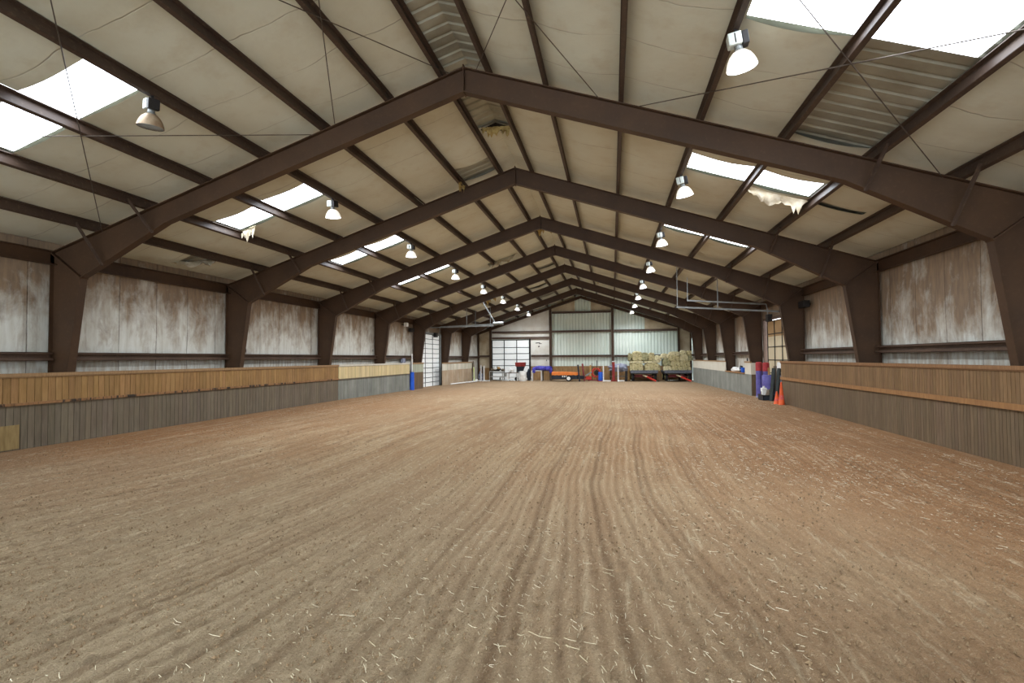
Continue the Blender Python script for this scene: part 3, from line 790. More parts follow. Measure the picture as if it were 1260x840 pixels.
for sd, sn in ((-1,'left'), (1,'right')):
    mb = MB(); p = [(sd*.0, AP-.02), (sd*10.5, top(10.5)-.02), (sd*10.5, top(10.5)-.28), (0, AP-.28)]
    mb.prism(p, YE-.28, YE-.27); 
    for dz in (-.02, -.28): mb.bar((0, YE-.27, AP+dz), (sd*10.5, YE-.27, top(10.5)+dz), .16, .014)
    tag(mb.build('rake_beam', M['steel']), 'sloping brown beam along the %s half of the far gable' % sn, 'steel beam')
# panelled door in the far wall
d = MB(); d.box((-9.1, YE-.12, .05), (-5.2, YE-.08, 4.12)); dd = d.build('door_3', M['door_white'], kind='structure')
g = MB()
for z in (.05, .77, 1.5, 2.11, 2.72, 3.34, 4.1): g.box((-9.1, YE-.15, z-.03), (-5.2, YE-.12, z+.03))
for x in (-9.08, -7.82, -6.52, -5.22): g.box((x-.04, YE-.16, .05), (x+.04, YE-.12, 4.12))
g.build('door_frame', M['black_metal'], dd)
mb = MB(); mb.box((-5.22, YE-.24, .05), (-5.08, YE-.1, 4.2)); mb.build('jamb', M['black_metal'], dd)

# ------------------------------------------------------------------ high bay lamps
def make_lamp(label, lit=True):
    z = top(4.77)
    r = thing('high_bay_lamp', label, 'lamp', (0,0,z), 0, 'high bay lamps')
    mb = MB(); mb.bar((0,0,.02), (0,0,-.05), .04, .04); mb.build('mount', M['black_metal'], r)
    mb = MB(); mb.box((-.13, -.10, -.22), (.05, .10, -.05)); bo = mb.build('ballast_box', M['ballast'], r, bevel=.015)
    mb = MB(); mb.box((-.045, -.105, -.2), (-.03, -.1, -.07)); mb.build('seam', M['black_metal'], bo)
    mb = MB(); mb.box((.055, -.09, -.24), (.14, .09, -.06)); mb.build('capacitor_housing', M['black_metal'], r, bevel=.01)
    mb = MB(); mb.lathe([(.055,-.22), (.055,-.27), (.075,-.29), (.06,-.31)], n=14); mb.build('neck', M['galv'], r, smooth=True)
    prof = [(.055,-.30), (.10,-.315), (.145,-.36), (.18,-.42), (.202,-.48), (.212,-.53), (.206,-.53), (.196,-.48), (.174,-.42), (.14,-.365), (.055,-.31)]
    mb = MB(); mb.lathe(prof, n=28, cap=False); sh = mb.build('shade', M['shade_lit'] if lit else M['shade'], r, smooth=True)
    mb = MB(); mb.lathe([(.193,-.48), (.171,-.422), (.137,-.369), (.05,-.318)], n=28, cap=False); mb.build('reflector', M['shade_in'], sh, smooth=True)
    mb = MB(); mb.lathe([(.0,-.556), (.11,-.55), (.204,-.533), (.204,-.526), (0,-.526)], n=28, cap=False)
    mb.build('lens', M['lens_on'] if lit else M['lens_off'], r, smooth=True)
    mb = MB(); mb.lathe([(.0,-.49), (.04,-.48), (.05,-.43), (.03,-.36), (.02,-.32)], n=14, cap=False); mb.build('bulb', M['bulb'] if lit else M['lens_off'], r, smooth=True)
    return r
LY = [Y1 + BAY*(i-.5) for i in range(8)]
lamp_on = None
for sd, sn in ((1, 'right'), (-1, 'left')):
    for i in range(8):
        loc = (sd*4.80, LY[i] + .05, top(4.80))
        if sd < 0 and i == 0:
            l = make_lamp('unlit lamp with a rusty shade, nearest on the left', False); l.location = loc; l.rotation_euler = (.0, .12, -.5); continue
        lab = 'lit high bay lamp under the %s slope, %s' % (sn, 'nearest the camera' if i == 0 else '%s from the camera' % ORD[i])
        if lamp_on is None: lamp_on = make_lamp(lab); l = lamp_on; l.location = loc
        else: l = dup(lamp_on, loc, label=lab)
        l.rotation_euler = (.12, -.16 if sd > 0 else .05, random.uniform(-.3, .3))
        ld = bpy.data.lights.new('lamp_light', 'SPOT'); ld.energy = 620 if i < 3 else (950 if i < 7 else 620); ld.spot_size = math.radians(165); ld.spot_blend = .6; ld.shadow_soft_size = .2; ld.color = (.96, .98, 1.)
        lo = bpy.data.objects.new('lamp_light', ld); COL.objects.link(lo); lo.location = (loc[0], loc[1], loc[2]-.62)

# ------------------------------------------------------------------ roof bracing rods in the near bay
RODS = [((-9.17,10.86), (-3.34,4.75), 'from the left eave toward the camera'), ((-3.48,10.75), (-9.6,4.75), 'crossing the left slope under the unlit lamp'),
        ((-2.94,10.72), (-.15,4.75), 'left of the ridge, ending mid slope'), ((-.3,10.75), (-3.1,4.75), 'left of the ridge, ending at its peak'),
        ((.3,10.7), (2.97,4.75), 'right of the ridge, ending at its peak'), ((2.83,10.76), (.05,4.75), 'right of the ridge, ending mid slope'),
        ((3.6,10.74), (9.75,4.80), 'shining across the right slope below the skylight'), ((9.02,10.9), (3.25,4.75), 'from the right eave up past the skylight')]
for (a, b, lab) in RODS:
    mb = MB(); mb.tube([(a[0], a[1], top(a[0])-.015), (b[0], b[1], top(b[0])-.015)], .009, 6)
    tag(mb.build('bracing_rod', M['rod']), 'thin steel bracing rod %s' % lab, 'rod', 'roof bracing rods')

# ------------------------------------------------------------------ things at the far end
def table(label, loc, w, dp, h, top_mat, leg_mat, shelf=None, leg=.07):
    r = thing('work_table', label, 'table', loc)
    mb = MB(); mb.box((0, 0, h-.06), (w, dp, h)); mb.build('tabletop', top_mat, r, bevel=.008)
    for x in (leg/2, w-leg/2):
        for y in (leg/2, dp-leg/2):
            mb = MB(); mb.bar((x, y, 0), (x, y, h-.06), leg, leg); mb.build('leg', leg_mat, r)
    if shelf:
        mb = MB(); mb.box((.02, .02, shelf), (w-.02, dp-.02, shelf+.05)); mb.build('shelf', top_mat, r)
    return r
zf = .055
table('grey workbench with a low shelf at the left of the far wall', (-8.75, 50.6, zf), 1.35, .8, .95, M['grey_paint'], M['grey_paint'], .38)
table('low table with dark top and white legs in front of the panelled door', (-6.95, 50.7, zf), .98, .7, .80, M['grey_wood'], M['white_paint'])
table('white trestle table below the blue tarp', (-4.62, 50.8, zf), .98, .7, 1.0, M['white_paint'], M['white_paint'])
table('dark wooden stand under the right end of the blue tarp', (-3.62, 51.2, zf), .85, .6, .98, M['grey_wood'], M['grey_wood'])
table('low pale bench behind the white drum and tables', (-8.0, 51.8, zf), 3.3, .4, .34, M['white_paint'], M['grey_paint'])

def blob(mb, c, rx, ry, rz, seed, rough=.25, n=14, m=9, flat=0):
    vs = []; fs = []
    for j in range(m+1):
        ph = PI*j/m
        for k in range(n):
            th = 2*PI*k/n; d = Vector((math.sin(ph)*math.cos(th), math.sin(ph)*math.sin(th), math.cos(ph)))
            q = 1 + rough*mnoise.noise(d*2.2 + Vector((seed, 0, 0)))
            z = d.z*rz*q
            if flat and z < -rz*flat: z = -rz*flat
            vs.append((c[0]+d.x*rx*q, c[1]+d.y*ry*q, c[2]+z))
    for j in range(m):
        for k in range(n): fs.append((j*n+k, j*n+(k+1)%n, (j+1)*n+(k+1)%n, (j+1)*n+k))
    mb.add(vs, fs)
def heap(name, label, cat, loc, size, mat, seed, parts=()):
    r = thing(name, label, cat, loc)
    mb = MB(); blob(mb, (0,0,size[2]*.5), size[0]/2, size[1]/2, size[2]*.6, seed, .5, flat=.8); mb.build('body', mat, r, smooth=True)
    for nm, off, sz, m in parts:
        mb = MB(); blob(mb, off, sz[0]/2, sz[1]/2, sz[2]/2, seed+3, .4); mb.build(nm, m, r, smooth=True)
    return r
zt1 = zf + .955
heap('saddle_pile', 'black and white bundle of tack lying on the grey workbench', 'tack', (-8.15, 51.0, zt1), (.95, .5, .36), M['black_metal'], 4, (('pad', (-.05, -.22, .26), (.4, .2, .24), M['white_paint']), ('strap', (.3, -.2, .3), (.3, .2, .22), M['ply']), ('flap', (-.3, -.2, .14), (.35, .2, .26), M['grey_wood'])))
heap('dark_bundle', 'dark brown bundle on the right end of the grey workbench', 'bundle', (-7.45, 50.95, zt1), (.38, .4, .2), M['grey_wood'], 9)
def bucket(label, loc, rr, h, mat, cat='bucket'):
    r = thing('bucket', label, cat, loc)
    mb = MB(); mb.lathe([(rr*.8, 0), (rr, h), (rr*1.06, h), (rr*1.06, h-.03), (rr*.94, h-.02), (rr*.76, .02), (0, .02)], n=18); mb.build('body', mat, r, smooth=True)
    mb = MB(); mb.tube([(rr*math.cos(t)*1.05, 0, h-.02-.4*rr*math.sin(t)) for t in [PI*k/8 for k in range(9)]], .008, 6); mb.build('handle', M['galv'], r)
    return r
bucket('white bucket on the right of the low table by the panelled door', (-6.5, 50.95, zf+.80), .17, .3, M['white_paint'])
bucket('grey bucket hanging height beside the grey workbench', (-7.32, 51.5, zf+.39), .16, .38, M['grey_paint'])
heap('white_bundle', 'white bundle heaped on the low table in front of the door', 'bundle', (-6.72, 51.1, zf+.80), (.42, .4, .42), M['white_paint'], 13)
# red hopper
r = thing('feed_spreader', 'red hopper on a dark chute behind the white drum', 'spreader', (-5.82, 51.6, zf))
mb = MB(); mb.add([(-.46,-.3,1.38), (.46,-.3,1.38), (.46,.3,1.38), (-.46,.3,1.38), (-.5,-.34,1.78), (.52,-.34,1.78), (.52,.34,1.78), (-.5,.34,1.78)], [(0,3,2,1),(4,5,6,7),(0,1,5,4),(1,2,6,5),(2,3,7,6),(3,0,4,7)]); mb.build('hopper', M['red'], r, bevel=.03)
mb = MB(); mb.add([(-.22,-.2,.85), (.22,-.2,.85), (.22,.2,.85), (-.22,.2,.85), (-.4,-.28,1.37), (.4,-.28,1.37), (.4,.28,1.37), (-.4,.28,1.37)], [(0,3,2,1),(4,5,6,7),(0,1,5,4),(1,2,6,5),(2,3,7,6),(3,0,4,7)]); mb.build('chute', M['navy'], r, bevel=.02)
for x in (-.3, .3):
    for y in (-.22, .22):
        mb = MB(); mb.bar((x*1.1, y, 0), (x*.8, y, 1.2), .05, .05); mb.build('leg', M['black_metal'], r)
mb = MB(); mb.tube([(-.36, -.3, .18), (-.36, -.2, .18)], .18, 16); mb.build('wheel', M['rubber'], r)
mb = MB(); mb.tube([(.36, -.3, .18), (.36, -.2, .18)], .18, 16); mb.build('wheel', M['rubber'], r)
# white drum
def drum(label, loc, rr, h, mat, cat='drum'):
    r = thing('plastic_drum', label, cat, loc)
    mb = MB(); mb.lathe([(rr*.93,0), (rr,.04), (rr,h*.3), (rr*1.03,h*.33), (rr,h*.36), (rr,h*.64), (rr*1.03,h*.67), (rr,h*.7), (rr,h-.05), (rr*.93,h), (0,h-.01)], n=24); mb.build('shell', mat, r, smooth=True)
    mb = MB(); mb.lathe([(.045,0), (.045,.03), (0,.03)], (rr*.5, 0, h-.01), 10); mb.build('bung', M['black_metal'], r)
    return r
drum('white plastic drum standing in front of the red hopper', (-5.36, 50.2, zf), .33, .96, M['white_paint'])
heap('dark_sacks', 'dark green grey sacks leaning between the white drum and trestle table', 'sack', (-4.95, 51.2, zf), (.4, .4, 1.0), M['navy'], 17)
heap('blue_tarp', 'crumpled blue tarp spread over the trestle table and dark stand', 'tarp', (-3.63, 51.15, zf+.99), (1.95, .7, .4), M['tarp'], 21, (('fold', (-.75, -.25, .02), (.4, .3, .5), M['tarp']), ('fold', (.1, -.3, .2), (.5, .3, .34), M['tarp']), ('fold', (.85, -.1, -.02), (.3, .4, .5), M['tarp']), ('fold', (-.35, -.2, .3), (.6, .3, .26), M['tarp']), ('fold', (.6, -.25, .16), (.5, .25, .3), M['tarp'])))
# orange topped cart
r = thing('utility_trailer', 'low dark trailer with an orange top and white wheel', 'trailer', (-2.6, 50.2, zf))
mb = MB(); mb.box((0,0,.18), (2.45,1.3,.56)); mb.box((2.45,.3,.2), (3.05,1.0,.5)); bd = mb.build('body', M['navy'], r, bevel=.02)
mb = MB()
n = 20; vs = []; fs = []
for i in range(n+1):
    x = .0 + 2.6*i/n; hh = .86 - .07*max(0, (i/n-.45))/.55
    for k, (y, z) in enumerate(((-.03,.57), (-.03, hh-.02), (.04, hh), (.65, hh+.03), (1.28, hh), (1.33, .57))):
        vs.append((x, y + .01*math.sin(i*1.3+k), z + .014*math.sin(i*2.1+k*1.7)*(1 if k not in (0,5) else 2)))
for i in range(n):
    for k in range(5): fs.append((i*6+k, i*6+k+1, (i+1)*6+k+1, (i+1)*6+k))
fs += [(5,4,3,2,1,0), tuple(n*6+k for k in range(6))]
mb.add(vs, fs); mb.build('cover', M['orange'], r, smooth=False)
def wheel(parent, c, rr, w, hubm, axis='y', nm='wheel'):
    mb = MB(); mb.lathe([(rr*.6,-w/2), (rr*.92,-w/2), (rr,-w*.3), (rr,w*.3), (rr*.92,w/2), (rr*.6,w/2)], c, 24, axis, cap=True); o = mb.build(nm, M['rubber'], parent, smooth=True)
    mb = MB(); mb.lathe([(0,-w*.56), (rr*.2,-w*.56), (rr*.3,-w*.5), (rr*.64,-w*.52), (rr*.64,w*.52), (rr*.3,w*.5), (rr*.2,w*.56), (0,w*.56)], c, 20, axis); mb.build('hub', hubm, o, smooth=True)
    return o
wheel(r, (1.6,-.08,.27), .27, .16, M['white_paint']); wheel(r, (1.6,1.38,.27), .27, .16, M['white_paint'])
for k in range(3):
    mb = MB(); mb.box((.98+.17*k, -.012, .38), (1.07+.17*k, 0, .53)); mb.build('reflector', M['white_paint'], bd)
mb = MB(); mb.bar((3.0,.65,.36), (3.5,.65,.2), .08, .08); mb.build('tongue', M['navy'], r)
def post(name, label, a, b, w, mat, cat='post', tip=None):
    r = thing(name, label, cat, a); a = Vector(a); b = Vector(b)
    mb = MB(); mb.bar((0,0,0), b-a, w, w); mb.build('shaft', mat, r, bevel=.008)
    if tip:
        mb = MB(); d = (b-a).normalized(); mb.bar(b-a-d*.05, b-a+d*.04, w*1.25, w*1.25); mb.build('tip', tip, r)
    return r
post('leaning_post', 'thick black post leaning at the right end of the orange topped trailer', (.02, 50.1, zf), (-.13, 50.15, 1.6), .14, M['navy'])
post('leaning_post', 'maroon post leaning behind the front of the orange topped trailer', (.45, 50.5, zf), (.24, 51.0, 1.68), .13, M['maroon'])
post('plank', 'pale upright plank leaning on the plywood behind the red machine', (.92, 52.8, zf), (.9, 53.2, 1.5), .16, M['ply'], 'plank')
post('thin_post', 'thin dark post standing behind the pale upright plank', (1.05, 53.0, zf), (1.05, 53.2, 1.72), .07, M['grey_wood'])
post('thin_post', 'thin black post standing tall behind the red ringed machine', (1.58, 51.6, zf), (1.58, 51.7, 1.98), .07, M['black_metal'])
# red machine with ring and chute
r = thing('hay_elevator', 'red machine with a ring shaped reel and silver chute left of the blue barrel', 'machine', (.55, 50.6, zf))
mb = MB(); mb.bar((0,0,.5), (.6,.05,.86), .32, .12); mb.build('chute', M['galv'], r)
mb = MB(); mb.box((.02,-.1,.14), (.55,.35,.44)); mb.build('engine_box', M['bright_red'], r, bevel=.03)
mb = MB(); N = 28
ring = [(.98+.36*math.cos(2*PI*k/N), 0, .78+.40*math.sin(2*PI*k/N)) for k in range(N+1)]
mb.tube(ring, .085, 8, cap=False); rg = mb.build('ring', M['bright_red'], r, smooth=True)
mb = MB(); mb.lathe([(0,-.08), (.2,-.08), (.24,0), (.2,.08), (0,.08)], (1.02,0,.78), 16, 'y'); mb.build('reel', M['black_metal'], r, smooth=True)
for k in range(4):
    t = PI*k/4; mb = MB(); mb.bar((.98-.34*math.cos(t),0,.78-.37*math.sin(t)), (.98+.34*math.cos(t),0,.78+.37*math.sin(t)), .03, .03); mb.build('spoke', M['bright_red'], rg)
mb = MB(); mb.bar((.2,0,.1), (1.2,0,.1), .09, .09); mb.build('skid', M['maroon'], r)
for x in (.3, 1.1):
    mb = MB(); mb.bar((x,0,.02), (x,0,.45), .07, .07); mb.build('leg', M['maroon'], r)
mb = MB(); mb.bar((1.15,.05,.8), (1.4,.05,1.35), .1, .1); mb.build('arm', M['maroon'], r)
drum('bright blue barrel beside the white jump standard', (1.97, 50.3, zf+.06), .235, .80, M['blue'], 'barrel')
mb = MB(); mb.box((1.62, 49.95, fz(50.1)-.01), (2.15, 50.65, zf+.06)); tag(mb.build('red_pallet', M['red'], bevel=.01), 'flat red board on the ground under the bright blue barrel', 'board')
# jump standards
def standard(label, loc, h, mat, base=.8, post_w=.11, basedir=1, holes=True):
    r = thing('jump_standard', label, 'jump standard', loc)
    mb = MB(); mb.bar((0,0,.05), (0,0,h), post_w, post_w); p = mb.build('post', mat, r, bevel=.008)
    mb = MB(); mb.box((-base*(.5-.5*basedir) - .06 if basedir else -base/2, -.07, 0), (base*(.5+.5*basedir) + .06 if basedir else base/2, .07, .11)); mb.build('foot', mat, r, bevel=.008)
    mb = MB(); mb.box((-.07,-.35,0), (.07,.35,.09)); mb.build('foot', mat, r, bevel=.008)
    if holes:
        mb = MB()
        for k in range(6): mb.lathe([(0,-.004),(.014,-.004),(.014,.004),(0,.004)], (0, -post_w/2, .4+k*(h-.55)/6), 8, 'y')
        mb.build('pin_holes', M['black_metal'], p)
    return r
standard('white jump standard just right of the bright blue barrel', (2.22, 49.9, zf), 1.42, M['white_paint'], .6, .1)
standard('tall dull red jump standard with a wide red foot', (3.14, 50.2, zf), 1.78, M['red'], 1.0, .24, 0)
mb = MB(); mb.box((3.0, 50.05, 1.84), (3.28, 50.3, 1.92)); tag(mb.build('white_cap_block', M['white_paint'], bevel=.01), 'small white block on top of the tall red standard', 'block')
standard('white jump standard between the red standard and the hay wagon', (3.55, 49.9, zf), 1.5, M['white_paint'], .5, .11)
# sheet over a dark frame behind the standards
r = thing('covered_frame', 'dark frame draped with a grey blue sheet left of the hay wagon', 'covered frame', (3.6, 52.0, zf))
mb = MB(); blob(mb, (.0,0,1.2), .95, .4, .36, 33, .5); mb.build('sheet', M['greytarp'], r, smooth=True)
for x in (-.75, .8):
    mb = MB(); mb.bar((x,0,0), (x,0,1.1), .1, .1); mb.build('leg', M['black_metal'], r)
mb = MB(); mb.box((-.8,-.2,.35), (.85,.3,.45)); mb.build('rail', M['grey_wood'], r)
post('black_post', 'short black post at the left corner of the left hay wagon', (4.25, 50.4, zf), (4.28, 50.4, 1.0), .2, M['black_metal'])
post('plank', 'tan plank standing at the left rear of the left hay wagon', (4.55, 52.2, zf), (4.55, 52.3, 1.2), .3, M['ply'], 'plank')

# ------------------------------------------------------------------ hay wagons and bales
def make_wagon(label, loc):
    r = thing('hay_wagon', label, 'hay wagon', loc, 0, 'hay wagons')
    w, L = 2.42, 3.6
    mb = MB(); mb.box((0,0,.78), (w,L,.92)); mb.box((0,-.03,.74), (w,.0,1.0)); mb.build('deck', M['wagon_deck'], r, bevel=.01)
    mb = MB(); mb.box((.05,.02,.66), (w-.05,L-.02,.78)); mb.build('frame', M['black_metal'], r)
    for y in (.55, L-.6):
        mb = MB(); mb.bar((.2,y,.42), (w-.2,y,.42), .12, .12); mb.build('axle', M['maroon'], r)
        for x in (.22, w-.22): wheel(r, (x, y, .38), .36, .24, M['hub'], 'x')
    mb = MB(); mb.bar((.5,.4,.56), (w-.7,.4,.56), .14, .1); mb.build('steering_bar', M['maroon'], r)
    mb = MB(); mb.bar((1.2,.3,.52), (2.15,-1.5,.08), .11, .11); tg = mb.build('tongue', M['bright_red'], r)
    mb = MB(); mb.bar((2.12,-1.45,.09), (2.2,-1.6,.05), .07, .07); mb.build('hitch', M['galv'], tg)
    mb = MB(); mb.bar((1.1,.42,.56), (1.45,-.18,.42), .13, .1); mb.build('tongue_root', M['hay_pale'], tg)
    return r
W1 = (4.66, 49.7, .075); W2 = (7.62, 49.7, .075)
wg = make_wagon('left hay wagon with a grey deck, yellow wheel hubs and red tongue', W1)
dup(wg, W2, label='right hay wagon beside the kick wall, grey deck and red tongue')
def bale(label, loc, size, mat, seed, rot=0, tilt=0, group='hay bales on the wagons'):
    w, d, h = size; nx, ny, nz = 9, 6, 6
    bm = bmesh.new(); bmesh.ops.create_cube(bm, size=1); bmesh.ops.subdivide_edges(bm, edges=bm.edges[:], cuts=13, use_grid_fill=True)
    for v in bm.verts:
        p = Vector(v.co)
        k = (p.x*2)**4 * .05 + (p.y*2)**4 * .04
        q = Vector((p.x*(w-.07), p.y*d, p.z*(h-.02)))
        rr = max(abs(p.x), abs(p.y))*2; 
        if p.z > 0: q.z -= h*.26*(abs(p.x)*2)**4*p.z*2
        n = mnoise.noise(q*5 + Vector((seed*3.1,0,0)))*.075 + mnoise.noise(q*13 + Vector((seed,5,0)))*.045
        nn = Vector((p.x, p.y, p.z)).normalized()
        q += nn*n; v.co = q + Vector((0,0,h/2))
    me = bpy.data.meshes.new('hay_bale'); bm.to_mesh(me); bm.free()
    me.polygons.foreach_set('use_smooth', [True]*len(me.polygons)); me.materials.append(mat)
    o = bpy.data.objects.new('hay_bale', me); COL.objects.link(o); o.location = loc; o.rotation_euler = (0, tilt, rot)
    tag(o, label, 'hay bale', group)
    if h > .3:
        mb = MB()
        for x in (-w*.22, w*.22):
            mb.bar((x, -d/2-.035, .03), (x, -d/2-.035, h-.04), .012, .008)
        mb.build('twine', M['straw'], o)
    return o
zd = .075 + .93
B1 = [  # wagon 1: x, z, w, h, mat, tilt, label
    (5.22, zd, 1.26, .70, 'hay', 0, 'big rounded hay bale on the left wagon, bottom left'),
    (6.60, zd, 1.42, .72, 'hay', 0, 'big rounded hay bale on the left wagon, bottom right'),
    (5.20, zd+.70, 1.24, .22, 'hay_pale', .02, 'flat pale hay slab on the left wagon, left of the middle layer'),
    (6.56, zd+.72, 1.46, .20, 'hay_pale', -.02, 'flat pale hay slab on the left wagon, right of the middle layer'),
    (4.62, zd+.93, .34, .70, 'hay_green', 0, 'narrow dark bale end at the top left corner of the left wagon'),
    (5.25, zd+.93, .92, .86, 'hay', .03, 'tallest bale in the top layer of the left wagon, second from its left'),
    (5.98, zd+.93, .60, .74, 'hay_green', 0, 'greenish bale in the middle of the top layer of the left wagon'),
    (6.53, zd+.93, .60, .72, 'hay', 0, 'squarish bale in the top layer of the left wagon, second from its right'),
    (7.12, zd+.93, .64, .46, 'hay_pale', .05, 'low pale bale at the right end of the top layer of the left wagon')]
for k, (x, z, w, h, m, tl, lab) in enumerate(B1): bale(lab, (x, 50.35 + (.05 if k > 3 else 0), z), (w, .95, h), M[m], k+1, random.uniform(-.04,.04), tl)
bale('hay bale at the back left of the left wagon, behind the big bottom bale', (5.2, 51.6, zd), (1.1, 1.2, .8), M['hay'], 40)
bale('upper hay bale at the back left of the left wagon, against the ribbed wall', (5.2, 51.6, zd+.80), (1.1, 1.2, .8), M['hay'], 41)
B2 = [
    (7.94, zd, .74, .46, 'hay_pale', 0, 'pale squared bale end on the right wagon, bottom left'),
    (8.75, zd, 1.0, .46, 'hay', 0, 'long bale in the bottom layer of the right wagon, second from its left'),
    (9.58, zd, .76, .46, 'hay', 0, 'bale in the bottom layer of the right wagon, third from its left'),
    (7.86, zd+.47, .70, .66, 'hay_green', -.06, 'greenish leaning bale at the left of the middle layer of the right wagon'),
    (8.62, zd+.43, .90, .52, 'hay', .06, 'loose messy bale in the middle layer of the right wagon, second from its left'),
    (9.47, zd+.43, .94, .54, 'hay', -.04, 'bale in the middle layer of the right wagon, right side'),
    (8.50, zd+.92, 1.1, .48, 'hay', 0, 'wide brown bale in the third layer of the right wagon, left'),
    (9.38, zd+.94, .72, .54, 'hay_pale', 0, 'pale bale in the third layer of the right wagon, centre right'),
    (9.92, zd+.94, .42, .46, 'hay_green', 0, 'dark greenish bale end at the right of the third layer of the right wagon'),
    (7.72, zd+1.14, .76, .42, 'hay_pale', .03, 'bright pale bale on top of the right wagon, farthest left'),
    (8.55, zd+1.37, 1.0, .36, 'hay_pale', -.04, 'pale flattened bale on top of the right wagon, second from its left'),
    (9.35, zd+1.45, .56, .38, 'hay_pale', .02, 'pale bale on top of the right wagon, second from its right'),
    (9.85, zd+1.41, .42, .40, 'hay', 0, 'small brown bale on top of the right wagon, farthest right')]
for k, (x, z, w, h, m, tl, lab) in enumerate(B2): bale(lab, (x, 50.3 + .04*(k % 3), z), (w, .9, h), M[m], k+60, random.uniform(-.05,.05), tl)

# ------------------------------------------------------------------ left rear corner
post('leaning_pole', 'pale lime pole leaning on the end of the far left kick wall', (-9.45, 47.6, fz(47.6)), (-9.86, 48.9, 1.80), .09, M['lime'], 'pole')
post('leaning_pole', 'dark grey plank leaning beside the pale lime pole', (-9.52, 47.9, fz(47.9)), (-9.9, 48.95, 1.98), .14, M['grey_wood'], 'plank')
post('leaning_pole', 'grey board standing upright at the end of the far left kick wall', (-9.98, 48.8, fz(48.8)), (-9.98, 48.9, 1.85), .12, M['grey_wood'], 'plank')
for k, (y, dx, lab) in enumerate(((41.2, .0, 'white rail lying along the foot of the far left kick wall'), (43.6, .12, 'second white rail on the dirt by the far left kick wall'), (45.4, .28, 'white rail end nearest the leaning lime pole'))):
    mb = MB(); x = -9.72 + dx; mb.tube([(x, y, fz(y)+.06), (x+.12, y+2.6, fz(y+2.6)+.06)], .055, 10)
    tag(mb.build('ground_rail', M['white_paint'], smooth=True), lab, 'jump rail', 'white ground rails')
standard('white jump standard in the left rear corner, right one of the pair', (-9.1, 49.9, zf), 1.50, M['white_paint'], .5, .11, 1)
standard('slim white jump standard in the left rear corner, left one of the pair', (-9.42, 50.0, zf), 1.55, M['white_paint'], .4, .09, -1)
post('dark_pole', 'dark blue grey pole standing between the two white corner standards', (-9.22, 50.1, zf), (-9.32, 50.2, 1.45), .09, M['navy'], 'pole')
heap('pale_sack', 'pale pinkish sack on the ground behind the corner jump standards', 'sack', (-9.75, 51.2, zf), (.5, .4, .75), M['greytarp'], 44)
# blue post wrap with a pole
r = thing('padded_post', 'white pole in a bright blue foam pad at the end of the cream kick wall', 'post', (-9.86, 33.12, fz(33.1)-.01))
mb = MB(); mb.tube([(0,0,0), (0,0,1.18)], [.15,.135], 14); mb.build('foam_pad', M['blue'], r, smooth=True)
mb = MB(); mb.tube([(0,0,1.17), (0,0,2.4)], .035, 8); mb.build('pole', M['white_paint'], r)

# ------------------------------------------------------------------ right door bay clutter
zr = .255
def noodle(label, x, y, z0, zc, z1, rr, lowm, highm):
    r = thing('jump_pole', label, 'jump pole', (x, y, z0), 0)
    mb = MB(); mb.tube([(0,0,0), (0,0,zc-z0)], rr, 14); mb.build('lower_half', lowm, r, smooth=True)
    mb = MB(); mb.tube([(0,0,zc-z0), (0,0,z1-z0-.04), (0,0,z1-z0)], [rr*1.06,rr*1.06,rr*.8], 14); mb.build('upper_half', highm, r, smooth=True)
    mb = MB(); mb.tube([(0,0,0), (0,0,.10)], rr*1.12, 14); mb.build('foot', M['greytarp'], r, smooth=True)
    return r
noodle('thick post, red above and violet blue below, leftmost in the right door bay', 9.98, 27.5, zr, 1.56, 1.98, .14, M['violet'], M['noodle_red'])
noodle('second red and violet post, behind the leftmost one in the door bay', 10.2, 27.11, zr, 1.55, 1.97, .14, M['violet'], M['noodle_red'])
post('plank', 'narrow pale plank leaning between the red posts and black posts', (10.28, 26.9, zr), (10.28, 26.95, 1.72), .08, M['ply'], 'plank')
post('plank', 'dark brown board standing behind the pale plank in the door bay', (10.5, 26.6, zr), (10.5, 26.7, 1.8), .14, M['grey_wood'], 'plank')
drum('violet blue barrel behind the pale jug in the right door bay', (10.14, 26.6, zr), .26, 1.13, M['violet'], 'barrel')
r = thing('storage_crate', 'low dark grey crate on the dirt in the right door bay', 'crate', (9.86, 25.95, zr))
mb = MB(); mb.box((-.22,-.42,0), (.26,.42,.04)); 
for a, b in (((-.22,-.42),(-.19,.42)), ((.23,-.42),(.26,.42)), ((-.22,-.42),(.26,-.39)), ((-.22,.39),(.26,.42))): mb.box((a[0],a[1],0), (b[0],b[1],.27))
mb.build('tub', M['navy'], r); mb = MB(); mb.box((-.25,-.45,.23), (-.22,.45,.27)); mb.box((-.25,-.45,.23), (.28,-.42,.27)); mb.build('rim', M['black_metal'], r)
r = thing('plastic_jug', 'cream white jug standing in the dark crate', 'jug', (9.82, 26.1, zr+.045))
mb = MB(); mb.box((-.12,-.12,0), (.12,.12,.52)); mb.build('body', M['white_paint'], r, bevel=.04)
mb = MB(); mb.lathe([(.05,0), (.05,.08), (0,.08)], (0,0,.52), 12); mb.build('cap', M['white_paint'], r, smooth=True)
mb = MB(); mb.box((-.126,-.06,.12), (-.12,.07,.36)); mb.build('marking', M['grey_wood'], r)
heap('brown_bag', 'brown bag slumped beside the cream jug in the dark crate', 'bag', (9.96, 25.85, zr+.045), (.26, .3, .42), M['grey_wood'], 51)
post('black_post', 'left black post leaning by the orange cones', (9.88, 25.2, zr), (10.1, 25.5, 1.72), .13, M['black_green'], 'post')
post('black_post', 'right black post leaning by the orange cones', (10.06, 25.08, zr), (10.28, 25.36, 1.72), .13, M['black_green'], 'post')
heap('grey_sacks', 'pale grey sack leaning on the door right of the black posts', 'sack', (10.36, 25.3, zr), (.26, .4, 1.15), M['greytarp'], 55)
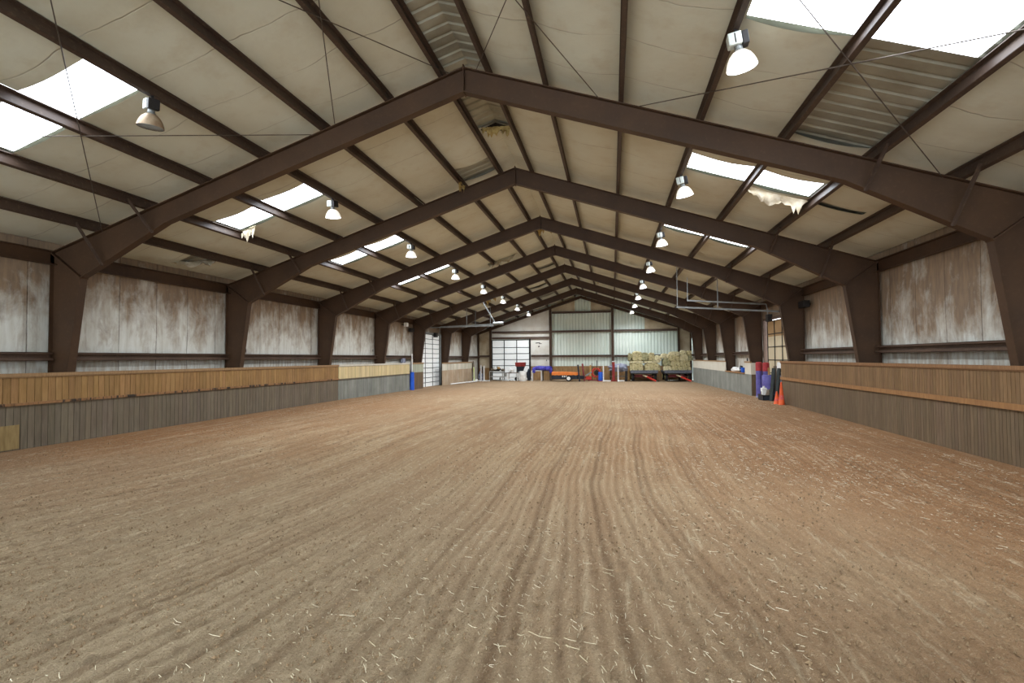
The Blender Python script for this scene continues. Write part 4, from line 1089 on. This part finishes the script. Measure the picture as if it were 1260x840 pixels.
heap('white_sheet', 'white plastic sheet bunched behind the black posts at the door', 'sheet', (10.48, 25.9, zr), (.12, 1.0, 1.55), M['white_paint'], 57)
def cone(label, x, y, h):
    r = thing('traffic_cone', label, 'traffic cone', (x, y, zr), 0, 'orange traffic cones')
    mb = MB(); mb.box((-.16,-.16,0), (.16,.16,.035)); mb.build('base', M['cone'], r, bevel=.012)
    mb = MB(); mb.lathe([(.135,.03), (.12,.06), (.028,h-.02), (.022,h), (0,h)], n=20); b = mb.build('body', M['cone'], r, smooth=True)
    t0, t1 = .22, .42
    mb = MB(); mb.lathe([(.124-.092*t0+.0, .06+(h-.08)*t0), (.124-.092*t1+.0, .06+(h-.08)*t1)], n=20, cap=False); mb.build('band', M['cone_red'], b, smooth=True)
cone('shorter orange traffic cone, the left one of two before the kick wall end', 9.68, 23.66, .56)
cone('taller orange traffic cone against the end of the brown kick wall', 9.73, 23.22, .96)
# things on the sill of the cut-out
heap('folded_sheet', 'crumpled white sheet lying on the sill of the right wall cut-out', 'sheet', (10.02, 32.6, 1.395), (.24, 2.2, .24), M['white_paint'], 61)
bucket('small bright blue bucket on the sill of the right wall cut-out', (10.04, 30.9, 1.39), .13, .26, M['blue'])
heap('dark_bag', 'small dark bag on the sill between the white sheet and blue bucket', 'bag', (10.06, 31.4, 1.39), (.2, .35, .32), M['navy'], 63)
heap('small_black_box', 'small black lump on top of the pale end post of the right kick wall', 'box', (9.96, 29.6, 2.005), (.06, .2, .16), M['black_metal'], 65)

# ------------------------------------------------------------------ light
w = bpy.data.worlds.new('world'); SC.world = w; w.use_nodes = True
bg = w.node_tree.nodes['Background']; bg.inputs[0].default_value = (.90, .95, 1., 1); bg.inputs[1].default_value = 5.5
SC.view_settings.view_transform = 'Standard'; SC.view_settings.look = 'None'; SC.view_settings.exposure = 0.0
SC.cycles.use_denoising = True; SC.cycles.max_bounces = 6; SC.cycles.diffuse_bounces = 4; SC.cycles.caustics_reflective = False; SC.cycles.caustics_refractive = False
SC.cycles.sample_clamp_indirect = 6
